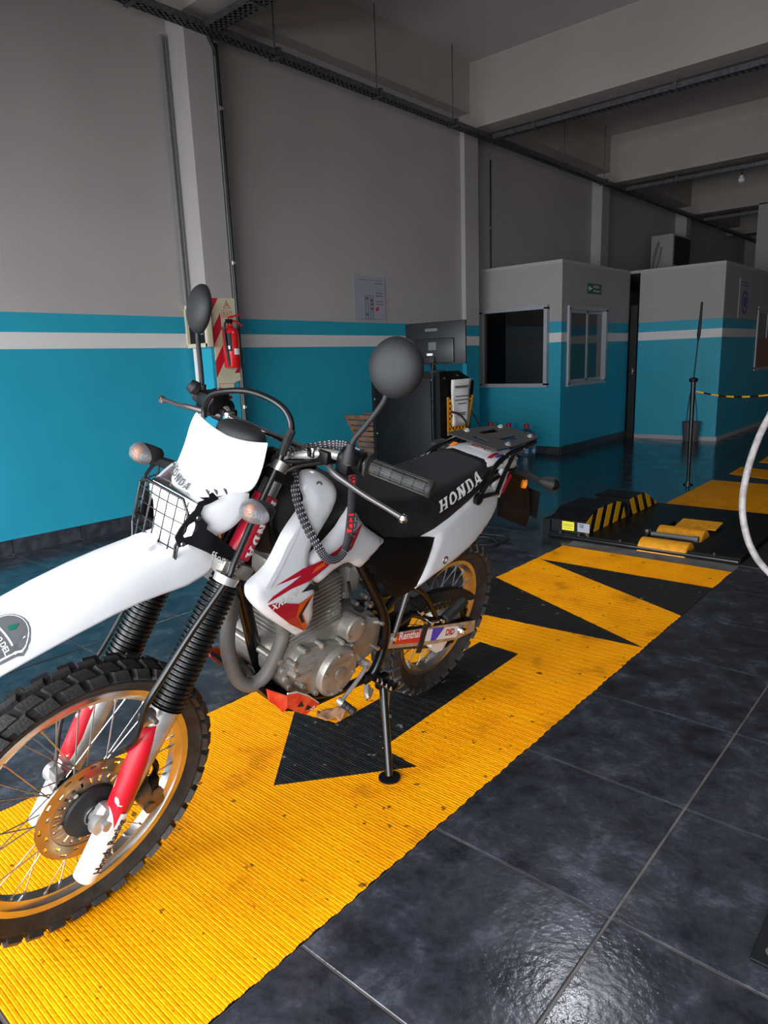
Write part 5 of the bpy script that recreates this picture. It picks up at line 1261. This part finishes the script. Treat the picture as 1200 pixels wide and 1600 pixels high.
# cylinder with fins, leaning forward a little
cyl_ax = V(.12, 0, .99).normalized()
ce = MB(); base = V(.805, 0, .585)
ce.box(base+cyl_ax*.10, (.15, .15, .24), rot=Matrix.Rotation(.12, 3, 'Y')).build('cylinder', 'engine_dark', eng, smooth=0)
for k2 in range(12):
    q = base+cyl_ax*(.010+.0138*k2); g = .012 if k2 < 9 else .004
    MB().box(q, (.205-.0015*k2, .200, .0038), rot=Matrix.Rotation(.12, 3, 'Y'), bev=.0012).build('cooling_fin', 'engine_silver', eng)
hd = MB().box(base+cyl_ax*.20, (.17, .17, .07), rot=Matrix.Rotation(.12, 3, 'Y'), bev=.014).box(base+cyl_ax*.245, (.14, .15, .04), rot=Matrix.Rotation(.12, 3, 'Y'), bev=.012).build('cylinder_head', 'engine_silver', eng)
MB().cyl(V(.69, .03, .73), V(.58, .03, .72), .026, seg=20).box(V(.63, .035, .70), (.06, .07, .09), bev=.012).cyl(V(.63, .06, .74), V(.63, .10, .74), .014, seg=14).cyl(V(.63, .035, .65), V(.63, .035, .63), .02, seg=14).box(V(.60, .085, .72), (.03, .02, .05), bev=.004).build('carburettor', 'engine_silver', bike)
MB().box(V(.50, 0, .75), (.16, .20, .18), bev=.02).build('air_box', 'black_matte', bike)
MB().box(V(.40, 0, .62), (.10, .12, .12), bev=.02).build('battery_box', 'black_matte', bike)
MB().tube([V(.66, .07, .70), V(.64, .09, .62), V(.60, .10, .60), (.585, .105, .66)], .005, 8).tube([V(.62, .08, .69), V(.60, .10, .64), V(.565, .095, .62)], .004, 8).build('breather_hose', 'rubber', bike)
each('hose_clip', 'steel', bike, [(V(x, y, z), V(x, y+.025, z), .008) for x, y, z in ((.648, .085, .640), (.615, .09, .655), (.60, .1, .625), (.63, .08, .745))], 10, .002)
# exhaust headers and silencer
ex1 = MB().tube([V(.905, .05, .745), V(.94, .06, .735), V(.925, .075, .66), V(.918, .082, .62), V(.940, .085, .565), V(.968, .083, .518), V(1.003, .074, .497), V(1.038, .060, .520), V(1.058, .045, .575), V(1.062, .030, .63), V(1.045, .012, .685), V(1.0, -.02, .735), V(.93, -.04, .75)], .0195, 18, 8).build('exhaust_header', 'exhaust_pipe', bike)
MB().tube([V(1.0, .07, .50), V(.95, .0, .46), V(.88, -.10, .43), V(.65, -.13, .42), V(.45, -.14, .52), V(.25, -.15, .66)], .019, 14, 6).build('exhaust_pipe', 'exhaust_pipe', bike)
ml = MB().tube([V(.25, -.155, .66), V(.20, -.16, .69), V(.10, -.165, .735), V(-.15, -.165, .80), V(-.20, -.165, .815)], [.02, .045, .048, .048, .03], 20, 4).build('silencer', 'black_matte', bike)
# skid plate
MB().rings([[V(.99, y, .50), V(.93, y, .435), V(.90, y, .40), V(.82, y, .352), V(.62, y, .33), V(.62, y, .322), V(.82, y, .342), V(.91, y, .388), V(.945, y, .425), V(1.0, y, .495)] for y in (-.11, .11)]).build('skid_plate', 'black_paint', bike, smooth=30)
sk1 = [(.995, .508), (.935, .470), (.930, .430), (.94, .418), (.985, .470)]
sk2 = [(.932, .474), (.896, .462), (.845, .425), (.797, .378), (.812, .368), (.850, .364), (.925, .424)]
for s in (1, -1):
    a = MB().prism(sk1, lambda u, v, d: V(u, (d+.02-(u-.93)*.3)*s, v), .118, .123).build('skid_plate_wing', 'skid_red', bike, smooth=0)
    a2 = MB().prism(sk2, lambda u, v, d: V(u, (d+.018)*s, v), .118, .123).build('skid_plate_wing', 'skid_red', bike, smooth=0)
    mb = MB().prism([(.876, .425), (.862, .400), (.890, .412)], lambda u, v, d: V(u, (d+.018)*s, v), .1232, .1242).prism([(.848, .398), (.828, .380), (.842, .378), (.856, .385)], lambda u, v, d: V(u, (d+.018)*s, v), .1232, .1242).build('cut_out', 'black_matte', a2, smooth=0)
    mb = MB()
    for P, o_ in ((sk2, .018),):
        for i in (0, 1, 2): 
            p, q = P[i], P[i+1]; mb.cyl(V(p[0], .1345*s+.004*s, p[1]), V(q[0], .1385*s, q[1]), .0026, seg=6)
    mb.build('wing_edge', 'letter_white', a2)
    text_obj('lettering', 'XR', lambda u, v: V(.835-u if s > 0 else .80+u, .1428*s, .368+v+u*.2*s), 'letter_white', a2, .016, .02)
# shifter, pegs, stands
shf = MB().tube([V(.582, .120, .414), V(.60, .140, .412), V(.65, .150, .388), V(.708, .155, .358)], .0065, 10, 6).cyl(V(.582, .105, .414), V(.582, .138, .414), .014, seg=16).cyl(V(.715, .145, .352), V(.712, .165, .350), .012, seg=12).build('gear_lever', 'fork_silver', bike)
MB().lathe(V(.713, .160, .350), (-.15, .95, -.2), [(0, .009), (.004, .012), (.014, .012), (.016, .010), (.018, .012), (.028, .012), (.030, .010), (.032, .012), (.045, .012), (.048, .009)], 18).build('lever_rubber', 'rubber', shf)
for s in (1, -1):
    o = MB().box(V(.508, .165*s, .333), (.050, .085, .010), bev=.003).cyl(V(.51, .125*s, .338), V(.51, .15*s, .338), .016, seg=14).tube([V(.56, .11*s, .35), V(.53, .125*s, .345), V(.505, .13*s, .335)], .012, 10).build('foot_peg', 'black_gloss', bike)
    for k2 in range(5):
        for e in (-.022, .022): MB().box(V(.508+e, (.13+.018*k2)*s, .343), (.005, .008, .012), taper=.5).build('peg_tooth', 'steel', o, smooth=0)
MB().cyl(V(.53, .118, .345), V(.53, .134, .345), .008, seg=6).build('mount_bolt', 'chrome', bike)
MB().tube([V(.535, .13, .30), V(.56, .14, .29), V(.545, .12, .315)], .011, 10).build('brake_stay', 'engine_silver', bike)
s0, s1 = V(.500, .150, .315), V(.578, .288, .083)
std = MB().cyl(s0, s1, .0135, .0125, seg=18).box(V(.500, .145, .325), (.045, .03, .05), bev=.008).cyl(V(.497, .128, .32), V(.497, .168, .32), .014, seg=14).build('side_stand', 'black_gloss', bike)
ft = MB(); wz = (V(0, 0, 1) @ Mx.to_3x3()) if False else Mx.to_3x3().inverted() @ V(0, 0, 1)
ft.lathe(s1-wz*.009, wz, [(0, .034), (.006, .034), (.008, .022)], 26)
ft.build('stand_foot', 'black_paint', std)
MB().tube([V(.475, .150, .325), V(.485, .165, .27), V(.497, .18, .235)], .0075, 10).build('stand_spring', 'steel', std)

# swingarm, chain, chain guard, shock
sa = MB()
for s in (1, -1):
    y0 = .105*s; P = [(.50, .475), (.47, .485), (.25, .415), (.03, .358), (-.085, .335), (-.10, .30), (-.09, .283), (.03, .300), (.25, .355), (.46, .430), (.50, .432)]
    sa.prism(P, lambda u, v, d: V(u, d*s, v), .095, .128)
sa.cyl(V(.49, -.13, .455), V(.49, .13, .455), .025, seg=18).box(V(.40, 0, .44), (.05, .2, .05))
swa = sa.build('swingarm', 'black_paint', bike, smooth=0)
SP = [(.468, .437), (.466, .478), (.40, .463), (.20, .405), (.036, .358), (.028, .302), (.20, .348)]
MB().prism([(.482, .432), (.474, .486), (.20, .414), (-.088, .334), (-.10, .283), (.03, .294), (.20, .338)], lambda u, v, d: V(u, d, v), .1285, .131).build('swingarm_guard', 'fork_silver', swa, smooth=0)
SPd = lambda P, m, o_: MB().prism(P, lambda u, v, d: V(u, d, v), .131, .131+o_).build('swingarm_sticker', m, swa, smooth=0)
SPd([(.462, .440), (.460, .474), (.30, .433), (.245, .369), (.30, .385)], 'red_paint', .0012)
SPd([(.262, .3745), (.290, .430), (.262, .4225), (.236, .367)], 'letter_white', .0014)
SPd([(.236, .367), (.262, .4225), (.165, .3945), (.190, .353)], 'letter_white', .0010)
SPd([(.225, .363), (.225, .4125), (.145, .3885), (.190, .353)], 'blue_print', .0016)
SPd([(.190, .353), (.145, .3885), (.042, .357), (.038, .307)], 'letter_white', .0012)
text_obj('lettering', 'Renthal', lambda u, v: V(.432-u, .1328, .446-u*.285+v), 'letter_white', swa, .042, .02)
text_obj('lettering', 'DID', lambda u, v: V(.128-u, .1328, .348-u*.27+v), 'red_deep', swa, .036, .05)
MB().prism([(.305, .345), (.275, .335), (.262, .445), (.292, .452)], lambda u, v, d: V(u, d, v), .130, .1345).build('chain_guide_strap', 'black_matte', swa, smooth=0)
MB().prism([(.17, .348), (.10, .330), (.06, .282), (.085, .255), (.13, .262), (.17, .30)], lambda u, v, d: V(u, d, v), .06, .11).build('chain_guide', 'dirty_white', swa, smooth=30)
MB().cyl(V(.01, .128, .326), V(.01, .137, .326), .020, seg=24).cyl(V(.01, .135, .326), V(.01, .15, .326), .014, seg=6).build('axle_nut', 'chrome', swa)
each('guide_bolt', 'chrome', swa, [(V(.455, .13, .460), V(.455, .137, .460), .009), (V(.15, .108, .325), V(.15, .118, .325), .007), (V(.10, .108, .315), V(.10, .118, .315), .007)], 6)
CG = [(.31, .515), (.296, .535), (.203, .530), (.073, .505), (-.038, .466), (-.105, .422), (-.118, .410), (-.07, .414), (.02, .445), (.1, .47), (.2, .488), (.28, .49)]
MB().prism(smooth_poly(CG, 2), lambda u, v, d: V(u, d, v), .07, .10).build('chain_guard', 'black_matte', swa, smooth=30)
MB().prism([(.40, .60), (.30, .535), (.20, .53), (.25, .59), (.33, .64)], lambda u, v, d: V(u, d, v), .065, .075).build('rear_splash_plate', 'plastic_grey', swa, smooth=0)
def sprocket(c, r, n, y, m):
    P = []
    for i in range(n):
        for k2, rr_ in ((0, r-.006), (.35, r), (.55, r), (.9, r-.006)): a = 2*PI*(i+k2)/n; P.append((c[0]+rr_*math.cos(a), c[1]+rr_*math.sin(a)))
    mb = MB(); b = mb.b
    inner = [(c[0]+r*.55*math.cos(2*PI*i/len(P)), c[1]+r*.55*math.sin(2*PI*i/len(P))) for i in range(len(P))]
    for yy in (y-.003, y+.003):
        o_ = [b.verts.new((p[0], yy, p[1])) for p in P]; q = [b.verts.new((p[0], yy, p[1])) for p in inner]
        for i in range(len(P)): b.faces.new((o_[i], o_[(i+1) % len(P)], q[(i+1) % len(P)], q[i]))
    return mb
sprocket((0, .325), .095, 40, .078, 'black').build('rear_sprocket', 'black_paint', rim_r, smooth=0)
MB().cyl(V(0, .03, .325), V(0, .085, .325), .055, seg=24, bev=.004).build('sprocket_carrier', 'fork_silver', rim_r)
ch = MB(); c1, r1, c2, r2_ = V(0, .078, .325), .094, V(.56, .078, .475), .035
d = (c2-c1); an = math.atan2(d.z, d.x)
path = [c1+V(r1*math.cos(a), 0, r1*math.sin(a)) for a in np.linspace(an+PI/2+.1, an+3*PI/2-.1, 16)]+[c2+V(r2_*math.cos(a), 0, r2_*math.sin(a)) for a in np.linspace(an-PI/2, an+PI/2, 8)]
path.append(path[0]); tot = []
for a, c_ in zip(path, path[1:]):
    L = (c_-a).length; n = max(1, round(L/.0155))
    tot += [a.lerp(c_, k2/n) for k2 in range(n)]
for i, p in enumerate(tot):
    q = tot[(i+1) % len(tot)]; dd = q-p
    if dd.length < 1e-4: continue
    ang = math.atan2(dd.z, dd.x); ch.box((p+q)/2, (.0145, .012 if i % 2 else .017, .012), rot=Matrix.Rotation(-ang, 3, 'Y'))
ch.build('chain', 'black_gloss', bike, smooth=0)['kind'] = 'stuff'
# folded passenger peg
pg = MB().cyl(V(.176, .140, .437), V(.078, .150, .490), .019, seg=18, bev=.004).build('passenger_peg', 'rubber', bike)
for k2 in range(9):
    q = V(.168, .141, .441).lerp(V(.086, .149, .486), k2/8); MB().box(q+V(0, .018, .004), (.004, .006, .022), rot=Matrix.Rotation(.5, 3, 'Y')).build('peg_rib', 'black_matte', pg, smooth=0)
MB().tube([V(.176, .13, .437), V(.25, .125, .455), V(.36, .122, .51), V(.44, .12, .5)], .010, 10).tube([V(.20, .125, .44), V(.30, .122, .56), V(.38, .12, .62)], .009, 10).build('peg_bracket', 'black_gloss', bike)
each('bracket_bolt', 'chrome', bike, [(V(x, .13, z), V(x, .148, z), .009) for x, z in ((.185, .435), (.26, .452), (.34, .52))], 12, .002)
shk = MB().cyl(V(.36, 0, .45), V(.44, 0, .80), .028, seg=18).build('shock_absorber', 'steel', bike)
P = []
for k2 in range(81):
    t = k2/80; a = t*2*PI*8; c = V(.37, 0, .48).lerp(V(.43, 0, .75), t); P.append(c+V(.042*math.cos(a), .042*math.sin(a), 0))
MB().tube(P, .006, 8, 1).build('spring', 'hazard_yellow', shk)

# lanyard looped over the left bar
def ribbon(pts, w_, nrm, sub=6):
    P = spline(pts, sub); g = []
    for i, p in enumerate(P):
        t = (P[min(i+1, len(P)-1)]-P[max(i-1, 0)]).normalized(); n = Vector(nrm); n = (n-t*n.dot(t)).normalized(); u = t.cross(n)
        g.append([p-u*w_/2, p, p+u*w_/2])
    return P, g
LP = [V(.885, .185, 1.177), V(.90, .15, 1.172), V(.925, .10, 1.152), V(.95, .06, 1.130), V(.972, .085, 1.115), V(.982, .115, 1.095), V(.983, .135, 1.045), V(.968, .16, .985), V(.945, .19, .932), V(.930, .20, .908), V(.900, .203, .893), V(.868, .200, .897), V(.848, .195, .922), V(.842, .19, .97), V(.848, .19, 1.03), V(.858, .19, 1.09), V(.873, .192, 1.14), V(.885, .19, 1.172)]
P, g = ribbon(LP, .021, (.45, .85, .25), 5)
lan = thing('lanyard', 'dark patterned key lanyard with red tags looped over the left handlebar of the motorcycle', 'lanyard')
lan.matrix_world = Mx
MB().sheet(g).build('strap', 'strap_dark', lan, smooth=60, solid=.0012)
nL = len(g)
def rpt(s_, v, off):
    q = s_*(nL-1); i = min(int(q), nL-2); f = q-i; a = g[i][0].lerp(g[i+1][0], f); c_ = g[i][2].lerp(g[i+1][2], f)
    n = (g[i+1][1]-g[i][1]).cross(c_-a).normalized(); n = n if n.dot(Vector((.45, .85, .25))) > 0 else -n
    return a.lerp(c_, .5+v)+n*off
mb = MB(); N_ = 62
for i in range(N_):
    s_ = i/N_*.68
    for k2 in range(4):
        v = -.40+.267*k2+(.0 if i % 2 else .06); mb.face([rpt(s_, v-.085, .0016), rpt(s_, v+.085, .0016), rpt(s_+.0055, v, .0016)])
mb.build('triangle_print', 'paper_grey', lan, smooth=0, fix=False)
for a, c_ in ((.735, .795), (.86, .945)):
    MB().sheet([[rpt(a+(c_-a)*i/6, v, .002) for v in (-.32, .32)] for i in range(7)]).build('red_tag', 'tag_red', lan, smooth=0, fix=False)
def ltx(s0, du): return lambda u, v: rpt(s0-u*du*1.0, (v-.006)/.021, .0028)
text_obj('lettering', 'EDV', lambda u, v: rpt(.792-u*2.6*.6, (v/.6-.0075)/.021, .0028), 'strap_dark', lan, .022, .03)
text_obj('lettering', 'moto', lambda u, v: rpt(.94-u*2.6*.6, (v/.6-.006)/.021, .0028), 'strap_dark', lan, .02, .03)
